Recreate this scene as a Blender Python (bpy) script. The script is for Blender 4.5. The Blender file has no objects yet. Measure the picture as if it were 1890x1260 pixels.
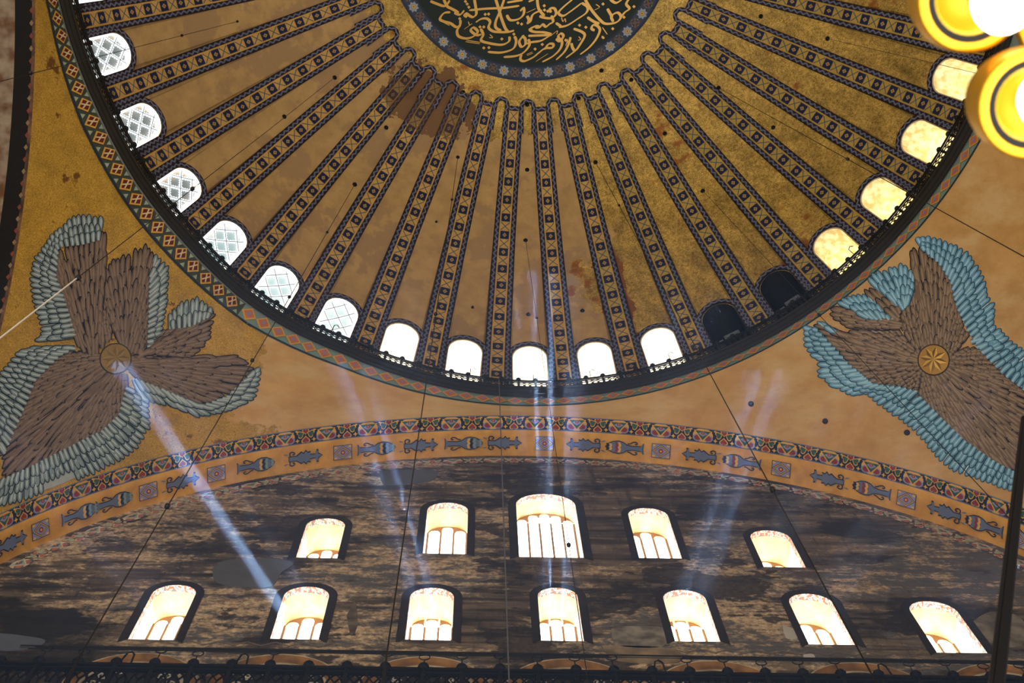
import bpy, bmesh, math, random
from math import sin, cos, pi, sqrt, radians, atan2, asin, acos, hypot
from mathutils import Vector, Matrix
from mathutils.bvhtree import BVHTree
from mathutils.geometry import tessellate_polygon
random.seed(7)
SC = bpy.context.scene
COL = SC.collection

# ------------------------------------------------------------------ camera
CX, CY, CZ = -1.6693, 1.0457, -44.5477
YAW, PIT, ROL, FPX = 0.0916, 1.3069, -0.067, 2613.78
_f = Vector((sin(YAW)*cos(PIT), cos(YAW)*cos(PIT), sin(PIT)))
_r0 = Vector((cos(YAW), -sin(YAW), 0)); _u0 = _r0.cross(_f)
CF = _f; CR = _r0*cos(ROL)+_u0*sin(ROL); CU = _u0*cos(ROL)-_r0*sin(ROL)
CAMP = Vector((CX, CY, CZ))
cd = bpy.data.cameras.new('camera'); cam = bpy.data.objects.new('camera', cd); COL.objects.link(cam)
m = Matrix((CR, CU, -CF)).transposed().to_4x4(); m.translation = CAMP; cam.matrix_world = m
cd.sensor_width = 36; cd.lens = FPX*36/1890; cd.clip_end = 300; cd.clip_start = .05
cd.dof.use_dof = True; cd.dof.focus_distance = 46; cd.dof.aperture_fstop = 5.6
SC.camera = cam

# ------------------------------------------------------------------ world, sun, lamps, exposure
w = bpy.data.worlds.new('sky'); SC.world = w; w.use_nodes = True
wb = w.node_tree.nodes['Background']; wb.inputs[0].default_value = (.72, .85, 1, 1); wb.inputs[1].default_value = 3.0
def lamp(name, kind, loc, aim, power, col, size=None):
    l = bpy.data.lights.new(name, kind); o = bpy.data.objects.new(name, l); COL.objects.link(o)
    o.location = loc; l.energy = power; l.color = col
    o.rotation_euler = (Vector(aim)).to_track_quat('-Z', 'Y').to_euler()
    if size: l.shape = 'RECTANGLE'; l.size, l.size_y = size
    return o
SUN = Vector((0.054, 0.647, 0.761)).normalized()
s_ = lamp('sun', 'SUN', (0, 60, 60), -SUN, 1000, (1, .97, .92)); s_.data.angle = .009
lamp('nave_fill', 'AREA', (0, -3, -45.8), (0, 0, 1), 9200, (1, .95, .86), (26, 24))  # added fill at floor level, brightens the dome from below
lamp('east_fill', 'AREA', (-13, -12, -26), (26, 22, 21), 3700, (1, .93, .78), (9, 9))  # added fill low on the left, brightens the right pendentive
SC.view_settings.view_transform = 'Standard'; SC.view_settings.look = 'None'
SC.view_settings.exposure = 0; SC.view_settings.gamma = 1; SC.view_settings.use_curve_mapping = False
SC.cycles.sample_clamp_indirect = 6; SC.cycles.max_bounces = 6; SC.cycles.diffuse_bounces = 3
SC.cycles.volume_bounces = 0; SC.cycles.transparent_max_bounces = 8

# ------------------------------------------------------------------ projection helpers (points of the place read off its photograph)
def ray(u, v): return (CF + CR*((u-945)/FPX) - CU*((v-630)/FPX)).normalized()
def at_y(u, v, Y):
    d = ray(u, v); return CAMP + d*((Y-CY)/d.y)
def at_z(u, v, Z):
    d = ray(u, v); return CAMP + d*((Z-CZ)/d.z)

# ------------------------------------------------------------------ geometry helpers
def lin(r, g, b): return tuple(((c/255)/12.92 if c/255 < .04045 else ((c/255+.055)/1.055)**2.4) for c in (r, g, b))+(1,)
def tag(o, label=None, cat=None, group=None, kind=None):
    if label: o['label'] = label
    if cat: o['category'] = cat
    if group: o['group'] = group
    if kind: o['kind'] = kind
    return o
def link(name, me, parent=None, M=None):
    o = bpy.data.objects.new(name, me); COL.objects.link(o)
    if parent: o.parent = parent
    if M is not None: o.matrix_local = M
    return o
def mkmesh(name, vs, fs, mats, mi=None, uv=None, smooth=False):
    me = bpy.data.meshes.new(name); me.from_pydata([tuple(v) for v in vs], [], fs)
    for x in (mats if isinstance(mats, (list, tuple)) else [mats]): me.materials.append(x)
    if mi: me.polygons.foreach_set('material_index', mi)
    if uv:
        l = me.uv_layers.new(name='UVMap')
        for lp in me.loops: l.data[lp.index].uv = uv[lp.vertex_index]
    if smooth: me.polygons.foreach_set('use_smooth', [True]*len(me.polygons))
    me.update(); return me
def mk(name, vs, fs, mats, parent=None, mi=None, uv=None, smooth=False, M=None):
    return link(name, mkmesh(name, vs, fs, mats, mi, uv, smooth), parent, M)
def empty(name, loc=(0, 0, 0), rz=0, parent=None):
    o = link(name, None, parent); o.location = loc; o.rotation_euler = (0, 0, rz); return o
def local(parent): # world -> parent frame for parents made of a location and a z turn
    M = Matrix.Translation(parent.location) @ Matrix.Rotation(parent.rotation_euler.z, 4, 'Z')
    return M.inverted()
class MB:
    def __init__(s): s.v = []; s.f = []; s.mi = []; s.uv = []
    def grid(s, rows, mi=0, uvs=None, close=False):
        b = len(s.v); n = len(rows[0])
        for i, r in enumerate(rows):
            for j, p in enumerate(r): s.v.append(p); s.uv.append(uvs[i][j] if uvs else (0, 0))
        for i in range(len(rows)-1):
            for j in range(n if close else n-1):
                k = (j+1) % n
                s.f.append((b+i*n+j, b+i*n+k, b+(i+1)*n+k, b+(i+1)*n+j)); s.mi.append(mi)
    def poly(s, pts, mi=0):
        b = len(s.v); s.v += list(pts); s.uv += [(0, 0)]*len(pts)
        s.f.append(tuple(range(b, b+len(pts)))); s.mi.append(mi)
    def box(s, c, d, mi=0, M=None):
        b = len(s.v)
        for x in (-.5, .5):
            for y in (-.5, .5):
                for z in (-.5, .5):
                    p = Vector((c[0]+x*d[0], c[1]+y*d[1], c[2]+z*d[2])); s.v.append(M @ p if M else p); s.uv.append((0, 0))
        for q in ((0, 1, 3, 2), (4, 6, 7, 5), (0, 4, 5, 1), (2, 3, 7, 6), (0, 2, 6, 4), (1, 5, 7, 3)):
            s.f.append(tuple(b+i for i in q)); s.mi.append(mi)
    def tube(s, pts, r, n=6, mi=0, cap=True):
        pts = [Vector(p) for p in pts]; rows = []
        up = Vector((0, 0, 1)); t0 = (pts[1]-pts[0]).normalized()
        if abs(t0.z) > .9: up = Vector((1, 0, 0))
        for i, p in enumerate(pts):
            t = (pts[min(i+1, len(pts)-1)]-pts[max(i-1, 0)]).normalized()
            a = t.cross(up).normalized(); b_ = a.cross(t); rr = r[i] if isinstance(r, (list, tuple)) else r
            rows.append([p+(a*cos(2*pi*k/n)+b_*sin(2*pi*k/n))*rr for k in range(n)])
        s.grid(rows, mi, close=True)
        if cap: s.poly(rows[0][::-1], mi); s.poly(rows[-1], mi)
    def lathe(s, prof, n=24, mi=0, c=(0, 0, 0)):
        s.grid([[Vector((c[0]+r*cos(2*pi*k/n), c[1]+r*sin(2*pi*k/n), c[2]+z)) for k in range(n)] for r, z in prof], mi, close=True)
    def flat(s, pts, mi=0, z=0): # flat, possibly concave polygon in XY
        b = len(s.v); P = [Vector((p[0], p[1], z)) for p in pts]
        s.v += P; s.uv += [(0, 0)]*len(P)
        for t in tessellate_polygon([P]): s.f.append(tuple(b+i for i in t)); s.mi.append(mi)
    def build(s, name, mats, parent=None, smooth=False, M=None, uv=False):
        return mk(name, s.v, s.f, mats, parent, s.mi, s.uv if uv else None, smooth, M)
    def mesh(s, name, mats, smooth=False, uv=False): return mkmesh(name, s.v, s.f, mats, s.mi, s.uv if uv else None, smooth)

# ------------------------------------------------------------------ materials
class N:
    def __init__(s, t, k): s.t = t; s.k = k
    def _m(s, op, o=None, o2=None, clamp=False):
        n = s.t.nodes.new('ShaderNodeMath'); n.operation = op; n.use_clamp = clamp
        for i, x in enumerate((s, o, o2)):
            if x is None: continue
            if isinstance(x, N): s.t.links.new(x.k, n.inputs[i])
            else: n.inputs[i].default_value = x
        return N(s.t, n.outputs[0])
    def __add__(s, o): return s._m('ADD', o)
    def __sub__(s, o): return s._m('SUBTRACT', o)
    def __mul__(s, o): return s._m('MULTIPLY', o)
    def __truediv__(s, o): return s._m('DIVIDE', o)
    def abs(s): return s._m('ABSOLUTE')
    def frac(s): return s._m('FRACT')
    def lt(s, o): return s._m('LESS_THAN', o)
    def gt(s, o): return s._m('GREATER_THAN', o)
    def max(s, o): return s._m('MAXIMUM', o)
    def min(s, o): return s._m('MINIMUM', o)
    def tri(s, p): return ((s/p).frac()-.5).abs()*2
    def step(s, a, b): # smooth 0..1 from a to b
        n = s.t.nodes.new('ShaderNodeMapRange'); n.interpolation_type = 'SMOOTHSTEP'
        s.t.links.new(s.k, n.inputs[0]); n.inputs[1].default_value = a; n.inputs[2].default_value = b
        return N(s.t, n.outputs[0])
class Mat:
    def __init__(s, name, rough=.8, metal=0, spec=.3):
        s.m = bpy.data.materials.new(name); s.m.use_nodes = True; s.t = s.m.node_tree
        s.b = s.t.nodes['Principled BSDF']; s.b.inputs['Roughness'].default_value = rough; s.b.inputs['Metallic'].default_value = metal
        s.b.inputs['Specular IOR Level'].default_value = spec
    def pos(s, scale=None):
        g = s.t.nodes.new('ShaderNodeNewGeometry').outputs['Position']
        if scale is None: return g
        n = s.t.nodes.new('ShaderNodeVectorMath'); n.operation = 'MULTIPLY'; s.t.links.new(g, n.inputs[0]); n.inputs[1].default_value = scale
        return n.outputs[0]
    def obj(s): return s.t.nodes.new('ShaderNodeTexCoord').outputs['Object']
    def uv(s):
        return s.xyz(s.t.nodes.new('ShaderNodeTexCoord').outputs['UV'])
    def xyz(s, k):
        n = s.t.nodes.new('ShaderNodeSeparateXYZ'); s.t.links.new(k, n.inputs[0]); return [N(s.t, x) for x in n.outputs]
    def noise(s, vec, scale, detail=4, rough=.55):
        n = s.t.nodes.new('ShaderNodeTexNoise'); s.t.links.new(vec, n.inputs['Vector'])
        n.inputs['Scale'].default_value = scale; n.inputs['Detail'].default_value = detail; n.inputs['Roughness'].default_value = rough
        return N(s.t, n.outputs['Fac'])
    def mix(s, fac, a, b):
        n = s.t.nodes.new('ShaderNodeMix'); n.data_type = 'RGBA'
        if isinstance(fac, N): s.t.links.new(fac.k, n.inputs[0])
        else: n.inputs[0].default_value = fac
        for i, x in ((6, a), (7, b)):
            if isinstance(x, tuple): n.inputs[i].default_value = x
            else: s.t.links.new(x, n.inputs[i])
        return n.outputs[2]
    def scale(s, c, f): # colour times factor
        n = s.t.nodes.new('ShaderNodeMix'); n.data_type = 'RGBA'; n.blend_type = 'MULTIPLY'; n.inputs[0].default_value = 1
        if isinstance(c, tuple): n.inputs[6].default_value = c
        else: s.t.links.new(c, n.inputs[6])
        q = s.t.nodes.new('ShaderNodeCombineColor')
        for i in range(3): s.t.links.new(f.k, q.inputs[i])
        s.t.links.new(q.outputs[0], n.inputs[7]); return n.outputs[2]
    def put(s, key, x):
        if isinstance(x, N): s.t.links.new(x.k, s.b.inputs[key])
        elif isinstance(x, (tuple, float, int)): s.b.inputs[key].default_value = x
        else: s.t.links.new(x, s.b.inputs[key])
        return s
    def col(s, x): return s.put('Base Color', x)
    def bump(s, h, strength=.3, dist=.05):
        n = s.t.nodes.new('ShaderNodeBump'); n.inputs['Strength'].default_value = strength; n.inputs['Distance'].default_value = dist
        s.t.links.new(h.k, n.inputs['Height']); s.t.links.new(n.outputs[0], s.b.inputs['Normal']); return s
def plain(name, c, rough=.8, metal=0, var=.25, sc=3.0):
    M = Mat(name, rough, metal); f = M.noise(M.pos(), sc, 5)
    M.col(M.scale(c, f*(2*var)+(1-var))); return M.m
def glow(name, c, st, base=.8):
    M = Mat(name, .6); M.col((base, base, base, 1)); M.put('Emission Color', c); M.put('Emission Strength', st); return M.m

def m_panel():
    M = Mat('gold_mosaic_and_ochre_paint', .6, 0, .35); P = M.pos(); x, y, z = M.xyz(P)
    az = x._m('ARCTAN2', y)*57.2958; r = (x*x+y*y)._m('SQRT')
    n1 = M.noise(P, .35, 4, .6); n2 = M.noise(P, 1.6, 5, .6); n3 = M.noise(P, 9, 3, .7); n4 = M.noise(P, 28, 2, .6)
    k = az+(n1-.5)*34+(n2-.5)*8
    gold = k.step(13, 14.5).max((r+(n1-.5)*5+(n2-.5)*1.5).lt(7.2))
    paint = M.mix(n2.step(.35, .7), lin(182, 147, 96), lin(166, 132, 86))
    paint = M.scale(paint, M.noise(P, .9, 6, .7)*.5+.75)
    old = M.mix((n1+n2*.4-.72).step(0, .06), paint, lin(160, 128, 90))
    st = M.noise(M.pos((1, 1, .3)), 1.5, 5, .65)
    g = M.mix(n3.step(.3, .72), lin(140, 108, 44), lin(206, 168, 86))
    g = M.mix(n4.step(.45, .75), g, lin(240, 206, 124))
    g = M.scale(g, (st-.5)*2.0+.92)
    g = M.mix((n2*.6+n1*.6).step(.69, .78), g, lin(150, 92, 44))
    e1 = (az-14.5)/2.4; e2 = (r-12.9)/1.7; bare = (e1*e1+e2*e2+(n2-.5)*3).lt(1.0)
    e3 = (az+30)/15.0; e4 = (r-7.4)/1.3; soot = (e3*e3+e4*e4+(n2-.5)*3).lt(.9)
    c = M.mix(gold, old, g); c = M.mix(bare, c, M.mix(n3.step(.3, .7), lin(150, 92, 44), lin(126, 82, 50))); c = M.mix(soot, c, lin(118, 86, 58))
    M.col(c); M.put('Metallic', gold*.35); M.put('Roughness', gold*-.22+.72)
    M.bump(n3*.6+n4*.5+st, .35, .06); return M.m
def m_rib():
    M = Mat('rib_mosaic', .7); un, s, _ = M.uv(); P = M.pos(); au = un.abs()
    cu = un*.44; acu = cu.abs(); fr = (s/.8).frac()*.8
    p = (fr-.2); q = (fr-.6); ser = (s.tri(.06)-.5)*.03; ser2 = (cu+10.0).tri(.06)*.03-.015
    gn = M.noise(P, 14, 3, .7); n1 = M.noise(P, .35, 4, .6); n2 = M.noise(P, 1.6, 5, .6)
    x, y, z = M.xyz(P); az = x._m('ARCTAN2', y)*57.2958
    gold = (az+(n1-.5)*34+(n2-.5)*8).step(13, 14.5)
    c = M.mix(gold, lin(192, 151, 84), lin(176, 144, 70))
    c = M.scale(c, gn*.6+.68)
    X = ((acu-q.abs()).abs().lt(.024))*(acu.lt(.18)); X = X.max((acu-.15).abs().lt(.02)*((q.abs()-.15).abs().lt(.02)))
    c = M.mix(X*q.abs().lt(.2), c, lin(52, 84, 98))
    sq = (p.abs()+ser2).lt(.185)*((acu+ser).lt(.185))
    c = M.mix(sq, c, lin(24, 32, 66))
    c = M.mix((acu+p.abs()*.85).lt(.09)*p.abs().lt(.2), c, lin(160, 130, 78))
    c = M.mix((acu+p.abs()).lt(.03), c, lin(50, 56, 76))
    bu = (au-.56)/.44
    b = M.mix((bu-(s.tri(.27)*.5+.25)).abs().lt(.2), lin(36, 24, 34), lin(96, 100, 124))
    b = M.mix((bu-.5).abs().gt(.42), b, lin(14, 14, 24)); b = M.scale(b, gn*.7+.65)
    c = M.mix(au.gt(.56), c, b)
    r = (x*x+y*y)._m('SQRT'); e3 = (az+30)/15.0; e4 = (r-7.4)/1.3; soot = (e3*e3+e4*e4+(n2-.5)*3).lt(.9)
    c = M.mix(soot*.6, c, lin(74, 54, 42))
    M.col(M.scale(c, M.noise(P, .7, 5)*.5+.72)); return M.m
def m_border():
    M = Mat('zigzag_border_mosaic', .7); u, s, _ = M.uv(); P = M.pos(); gn = M.noise(P, 14, 3, .7)
    b = M.mix((u-(s.tri(.26)*.5+.25)).abs().lt(.2), lin(36, 24, 34), lin(104, 106, 130))
    b = M.mix((u-.5).abs().gt(.43), b, lin(14, 14, 24)); M.col(M.scale(b, gn*.7+.65)); return M.m
def m_gold_wall():
    M = Mat('pendentive_gold_and_ochre', .6, 0, .35); P = M.pos(); x, y, z = M.xyz(P)
    n1 = M.noise(P, .4, 4, .6); n2 = M.noise(P, 1.5, 6, .65); n3 = M.noise(P, 26, 3, .7)
    g = M.mix(n3.step(.3, .7), lin(150, 112, 38), lin(206, 162, 72)); g = M.scale(g, n2*1.3+.38)
    g = M.mix((n2+n1*.5-.86).step(0, .08), g, lin(112, 72, 32))
    p = M.mix(n2.step(.3, .7), lin(192, 147, 88), lin(176, 130, 70)); p = M.scale(p, n1*.5+.76)
    p = M.mix(M.noise(M.pos((.25, 1, 1)), .9, 5, .65).step(.42, .7), p, lin(196, 160, 108))
    left = (x+(n1-.5)*5+(n2-.5)*2)._m('LESS_THAN', -8.3)
    M.col(M.mix(left, p, g)); M.put('Metallic', left*.3); M.put('Roughness', left*-.2+.75); M.bump(n3+n2, .22, .04); return M.m
def m_tymp():
    M = Mat('worn_sooty_plaster', .85, 0, .25); P = M.pos(); x, y, z = M.xyz(P)
    h = M.noise(M.pos((.14, 1, 1)), 2.0, 9, .66); f = M.noise(M.pos((.7, 1, 1)), .32, 4, .55); sp = M.noise(M.pos((.5, 1, 1)), 3.4, 9, .74)
    vst = M.noise(M.pos((1, 1, .16)), 2.8, 7, .68); big = M.noise(M.pos((.6, 1, 1)), .5, 6, .62); fine = M.noise(M.pos((.8, 1, .8)), 9, 5, .72); chips = M.noise(M.pos((.8, 1, 1.1)), 5.5, 8, .8)
    c = M.mix(h.step(.36, .66), lin(44, 37, 32), lin(122, 104, 86))
    c = M.mix(vst.step(.48, .72), c, lin(44, 37, 33))
    c = M.mix((f+sp*.35-.66).step(0, .05), c, lin(88, 83, 82))
    k = h*.45+sp*.5+f*.5+big*.3+chips*.35
    tan = (k+x*-.003-1.035).step(0, .10)
    c = M.mix(tan*.9, c, M.mix(fine.step(.3, .7), lin(142, 114, 86), lin(216, 188, 154)))
    c = M.mix((chips+sp*.3-.80).step(0, .03)*.85, c, lin(34, 28, 25))
    c = M.mix((big+sp*.3-.70).step(0, .03)*.9, c, lin(38, 31, 28))
    c = M.mix((f*.6+chips*.4+fine*.12-.68).step(0, .03), c, lin(132, 96, 50))
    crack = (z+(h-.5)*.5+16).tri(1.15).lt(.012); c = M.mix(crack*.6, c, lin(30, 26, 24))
    corner = (x*-.62+z*-.9-18.6+(big-.5)*9+(sp-.5)*3).step(0, 1.2)  # wall colour darkens towards its lower left corner
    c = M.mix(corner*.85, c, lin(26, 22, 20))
    M.col(M.scale(c, fine*.7+.74)); M.bump(h*.6+chips*.5+fine*.2+tan*.4, .45, .06); return M.m
def m_band(name, a, b):
    M = Mat(name, .75); n = M.noise(M.pos(), 2, 5); n2 = M.noise(M.pos(), 16, 3, .7)
    M.col(M.scale(M.mix(n.step(.3, .7), a, b), n2*.5+.75)); return M.m
def m_reveal(name, a, b):
    M = Mat(name, .65); n = M.noise(M.pos(), 4, 4); M.col(M.mix(n.step(.35, .65), a, b)); M.bump(n, .2, .03); return M.m

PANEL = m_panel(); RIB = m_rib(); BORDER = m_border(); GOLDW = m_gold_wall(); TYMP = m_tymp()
PLASTER = plain('rough_masonry', lin(120, 108, 92)); DARKST = plain('dark_cornice_stone', lin(34, 30, 26), .8, 0, .4, 2)  # cornice stone is dark on all its faces
IRON = plain('black_iron', lin(16, 16, 20), .55, .3, .2); WIRE = plain('dark_wire', lin(34, 32, 34), .5, .5, .2); LIT_WIRE = plain('lit_wire', lin(225, 215, 200), .4, .2, .1)
INK = plain('ink_navy_paint', lin(22, 24, 40), .8, 0, .2); GREYB = plain('grey_blue_paint', lin(96, 104, 128), .8, 0, .25)
RED = plain('brick_red_paint', lin(138, 44, 36), .8, 0, .3); GREEN = plain('bottle_green_paint', lin(46, 84, 66), .8, 0, .3)
YEL = plain('yellow_paint', lin(214, 160, 70), .8, 0, .2); CREAM = plain('cream_paint', lin(214, 190, 150), .8, 0, .25); LILAC = plain('lilac_paint', lin(134, 132, 166), .8, 0, .2)
TEALP = plain('pale_teal_paint', lin(120, 142, 134), .8, 0, .2); SALM = plain('salmon_paint', lin(190, 112, 84), .8, 0, .25); DKGRN = plain('dark_olive_paint', lin(66, 68, 58), .8, 0, .35, 5); OXB = plain('oxblood_paint', lin(98, 36, 30), .8, 0, .3)
FADG = plain('faded_teal_paint', lin(150, 164, 144), .85, 0, .5, 5); FADR = plain('faded_red_paint', lin(176, 104, 84), .85, 0, .5, 5); FADC = plain('faded_cream_paint', lin(206, 182, 156), .85, 0, .5, 5); FADN = plain('faded_navy_paint', lin(96, 96, 108), .85, 0, .5, 5)
YBAND = m_band('yellow_ochre_band', lin(214, 156, 64), lin(188, 132, 48)); NAVYB = plain('navy_band_paint', lin(22, 24, 36), .8, 0, .2)
REVW = m_reveal('sunlit_cream_reveal', lin(238, 206, 148), lin(246, 222, 172)); REVG = m_reveal('gold_mosaic_reveal', lin(214, 192, 130), lin(250, 242, 205)); JAMB = plain('light_washed_jamb', lin(255, 252, 244), .7, 0, .04); REVD = plain('dark_reveal', lin(14, 13, 14))  # jambs painted whiter than the soffit for the light falling on them
PANE = glow('daylit_white_glass', (1, .985, .96, 1), 7.0); PANEW = glow('daylit_lower_glass', (.95, .975, 1, 1), 8.0)

# ------------------------------------------------------------------ dome
ZC, RHO = -2.74, 15.739; R0 = 15.5; PH0 = 0.0104
def Rwarp(a): # small real unevenness of the ring, azimuth in degrees
    T = [(-180, 15), (-90, 14.9), (-73, 14.87), (-66, 14.87), (-57, 14.95), (-48, 14.96), (-38, 15.06), (-31, 15.0), (-24, 14.87), (2, 14.95), (55, 14.96), (90, 14.97), (180, 15)]
    for (a0, r0), (a1, r1) in zip(T, T[1:]):
        if a0 <= a <= a1: return r0+(r1-r0)*(a-a0)/(a1-a0)
    return 15
def R2(a):
    T = [(-180, 15.1), (-90, 14.95), (-78, 15.04), (-66, 15.28), (-53, 15.4), (-36, 15.38), (-23.5, 15.07), (2, 14.97), (41, 14.96), (56, 15.03), (90, 15.1), (180, 15.1)]
    for (a0, r0), (a1, r1) in zip(T, T[1:]):
        if a0 <= a <= a1: return r0+(r1-r0)*(a-a0)/(a1-a0)
    return 15.1
def dome(phi, th, off=0): # azimuth from +y toward +x, polar angle, offset inward
    r = (RHO-off)*sin(th); return Vector((r*sin(phi), r*cos(phi), ZC+(RHO-off)*cos(th)))
def th_z(z): return acos((z-ZC)/RHO)
def th_r(r): return asin(r/RHO)
AZ = {i: PH0+radians(9*(i-9)) for i in range(-1, 20)}
AZ[0] -= .024; AZ[1] -= .022; AZ[2] -= .012; AZ[17] -= .004
def rz(phi): return Matrix.Rotation(-phi, 4, 'Z')
def dscale(phi): k = Rwarp(math.degrees(phi))/14.96; return k

ceiling = empty('ceiling'); tag(ceiling, 'huge ribbed gold dome with a calligraphic medallion at its crown', 'dome', kind='structure')
g = MB(); thc = th_r(6.75); azs = [AZ[0]-radians(2.5)-(2*pi-(AZ[18]-AZ[0])-radians(6))*k/40 for k in range(41)]
g.grid([[dome(a, thc+(th_z(.2)-thc)*t/14) for a in azs] for t in range(15)])
full = [2*pi*k/120 for k in range(121)]
g.grid([[dome(a, th_r(r)) for a in full] for r in (.01, 1.5, 3, 4.6, 5.6, 6.2, 6.85)])
g.build('dome_shell', PANEL, ceiling, True)
g = MB(); g.grid([[dome(a, th_z(4.35)*t/8, -.3) for a in full] for t in range(1, 9)]); g.grid([[dome(a, th_z(4.35)/8*q, -.3) for a in full] for q in (.02, 1)]); g.build('outer_light_block', PLASTER, ceiling, True)  # added unseen outer shell, blocks sky and sun leaking between panels

HW, ZSP, ZSILL = .64, 3.28, .55 # dome window half width, spring, sill
def win_outline(n=14, hw=HW, zt=0): # (x, z) from left sill over the arch to right sill
    o = [(-hw, ZSILL), (-hw, 1.6), (-hw, 2.6)]
    o += [(-hw*cos(pi*k/n), ZSP+zt+hw*sin(pi*k/n)) for k in range(n+1)]
    return o+[(hw, 2.6), (hw, 1.6), (hw, ZSILL)]
def ds(x, z, off=0): # dome surface point at local sideways x, height z, azimuth 0
    th = th_z(z); r = RHO*sin(th); p = Vector((x, sqrt(max(r*r-x*x, 0)), z))
    if off: n = (Vector((0, 0, ZC))-p).normalized(); p = p+n*off
    return p
# panel with arched opening, built once, azimuth 0
pm = MB(); cols = []
xs = [-1.25, -1.0, -.8, -HW-.001]+[-HW*cos(pi*k/14) for k in range(15)]+[HW+.001, .8, 1.0, 1.25]
for x in xs:
    a = x/15.0; zb = .25 if abs(x) > HW else ZSP+sqrt(max(HW*HW-x*x, 0)); t0 = th_z(zb); t1 = th_r(6.6)
    cols.append([dome(a, t0+(t1-t0)*k/16) for k in range(17)])
pm.grid(cols); panel_me = pm.mesh('panel', PANEL, True)
pm = MB(); pm.grid([[ds(x, ZSILL) for x in (-HW, 0, HW)], [ds(x, .2) for x in (-HW, 0, HW)]]); 
# rib, azimuth 0, raised band
def rib_hw(th):
    r = RHO*sin(th); return .345+(r-6.6)/8.6*.115
rb = MB(); rows = []; uvs = []; ta, tb = th_r(6.62), th_z(.5); NS = 70
PR = [(-1.04, -.02), (-1, .05), (-.8, .07), (-.57, .075), (-.5, .05), (0, .05), (.5, .05), (.57, .075), (.8, .07), (1, .05), (1.04, -.02)]
for k in range(NS+1):
    th = tb+(ta-tb)*k/NS; h = rib_hw(th); r = RHO*sin(th); s = RHO*(tb-th)
    rows.append([dome(u*h/r, th, o) for u, o in PR]); uvs.append([(max(-1, min(1, u)), s) for u, o in PR])
rb.grid(rows, 0, uvs); rib_me = rb.mesh('rib', RIB, False, True)
# zigzag border strip along a path on the dome
def strip(path, wid, off, mat, name, flatfn=None):
    S = MB(); ins, outs, s = [], [], 0; rowsA = []; uvA = []
    for i, (p, nrm) in enumerate(path):
        t = (path[min(i+1, len(path)-1)][0]-path[max(i-1, 0)][0]).normalized(); side = t.cross(nrm).normalized()
        if i: s += (p-path[i-1][0]).length
        rowsA.append([p+side*wid*u+nrm*o for u, o in ((-.5, 0), (-.5, off), (.5, off), (.5, 0))]); uvA.append([(0, s), (0, s), (1, s), (1, s)])
    S.grid(rowsA, 0, uvA); return S.mesh(name, mat, False, True)
def dn(p): return (Vector((0, 0, ZC))-p).normalized()
def polar_pt(rc, dx, dr): # near azimuth 0, radius rc+dr sideways dx
    r = rc+dr; th = th_r(hypot(r, dx)); return dome(atan2(dx, r), th)
up = []
WU = .235
for k in range(5): up.append((WU, 7.6-.98*k/4))
for k in range(1, 16): up.append((WU*cos(pi*k/16), 6.62-.235*sin(pi*k/16)))
for k in range(5): up.append((-WU, 6.62+.98*k/4))
upts = [polar_pt(0, x, r) for x, r in up]
uarc_me = strip([(p, dn(p)) for p in upts], .15, .085, BORDER, 'arched_border')
tpts = [dome(x/6.74, th_r(6.70)) for x in (-.36, -.2, 0, .2, .36)]
top_me = strip([(p, dn(p)) for p in tpts], .16, .08, BORDER, 'rib_head_border')
so = [(x, z) for x, z in win_outline(16, HW+.085)]
spts = [ds(x, z) for x, z in so]
surr_me = strip([(p, dn(p)) for p in spts], .17, .07, BORDER, 'window_surround')
# reveals
def reveal_mesh(mat, depth=.95):
    R = MB(); o = win_outline(); a = [ds(x, z) for x, z in o]; mid = [Vector((x, p.y+depth*.5, z)) for (x, z), p in zip(o, a)]; e = [Vector((x*.96, 15.75+depth, z+.0)) for (x, z), p in zip(o, a)]
    R.grid([a, mid, e]); R.poly([a[0], e[0], e[-1], a[-1]]); return R.mesh('reveal', mat)
REV = {'w': reveal_mesh(m_reveal('light_washed_reveal', lin(250, 240, 215), lin(255, 248, 230))), 'g': reveal_mesh(REVG), 'd': reveal_mesh(REVD)}  # white reveals have the daylight wash painted into their colour
pz = MB(); o_ = win_outline(); pz.grid([[Vector((x, 16.69, z)) for x, z in o_[:11]], [Vector((x, 16.69, z)) for x, z in o_[::-1][:11]]])
DP = {}
for key, c, st in (('w', (1, .97, .90, 1), 16), ('g', (1, .95, .82, 1), 6.0), ('d', (0.02, .02, .025, 1), .15)):
    DP[key] = pz.mesh('pane', glow('dome_glass_'+key, c, st))
# lattice windows, flush
cell = {}
def flush(off): 
    F = MB(); o = win_outline(); h = len(o)//2
    F.grid([[ds(x, z, off) for x, z in o[:h+1]], [ds(x*.0, z, off) for x, z in o[:h+1]], [ds(x, z, off) for x, z in o[::-1][:h+1]]]); return F
for i, (c, st) in {0: ((.55, .75, .78, 1), .2), 1: ((.5, .66, .68, 1), .22), 2: ((.5, .66, .68, 1), .21), 3: ((.5, .66, .68, 1), .22), 4: ((.62, .92, .95, 1), .5), 5: ((.72, .97, 1, 1), .72), 6: ((.78, 1, 1, 1), .85)}.items():
    cell[i] = flush(-.12).mesh('pane', glow('tinted_glass_%d' % (i+1), c, st, .15))
LATT = glow('glowing_lattice_strip', (.86, .95, 1, 1), 1.0); EDGE = plain('grey_lead', lin(70, 84, 96))  # lattice glows by itself, standing in for daylight coming through it
def inside(x, z, m=.0):
    if abs(x) > HW-m: return False
    return z < ZSP or x*x+(z-ZSP)**2 < (HW-m)**2
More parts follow.
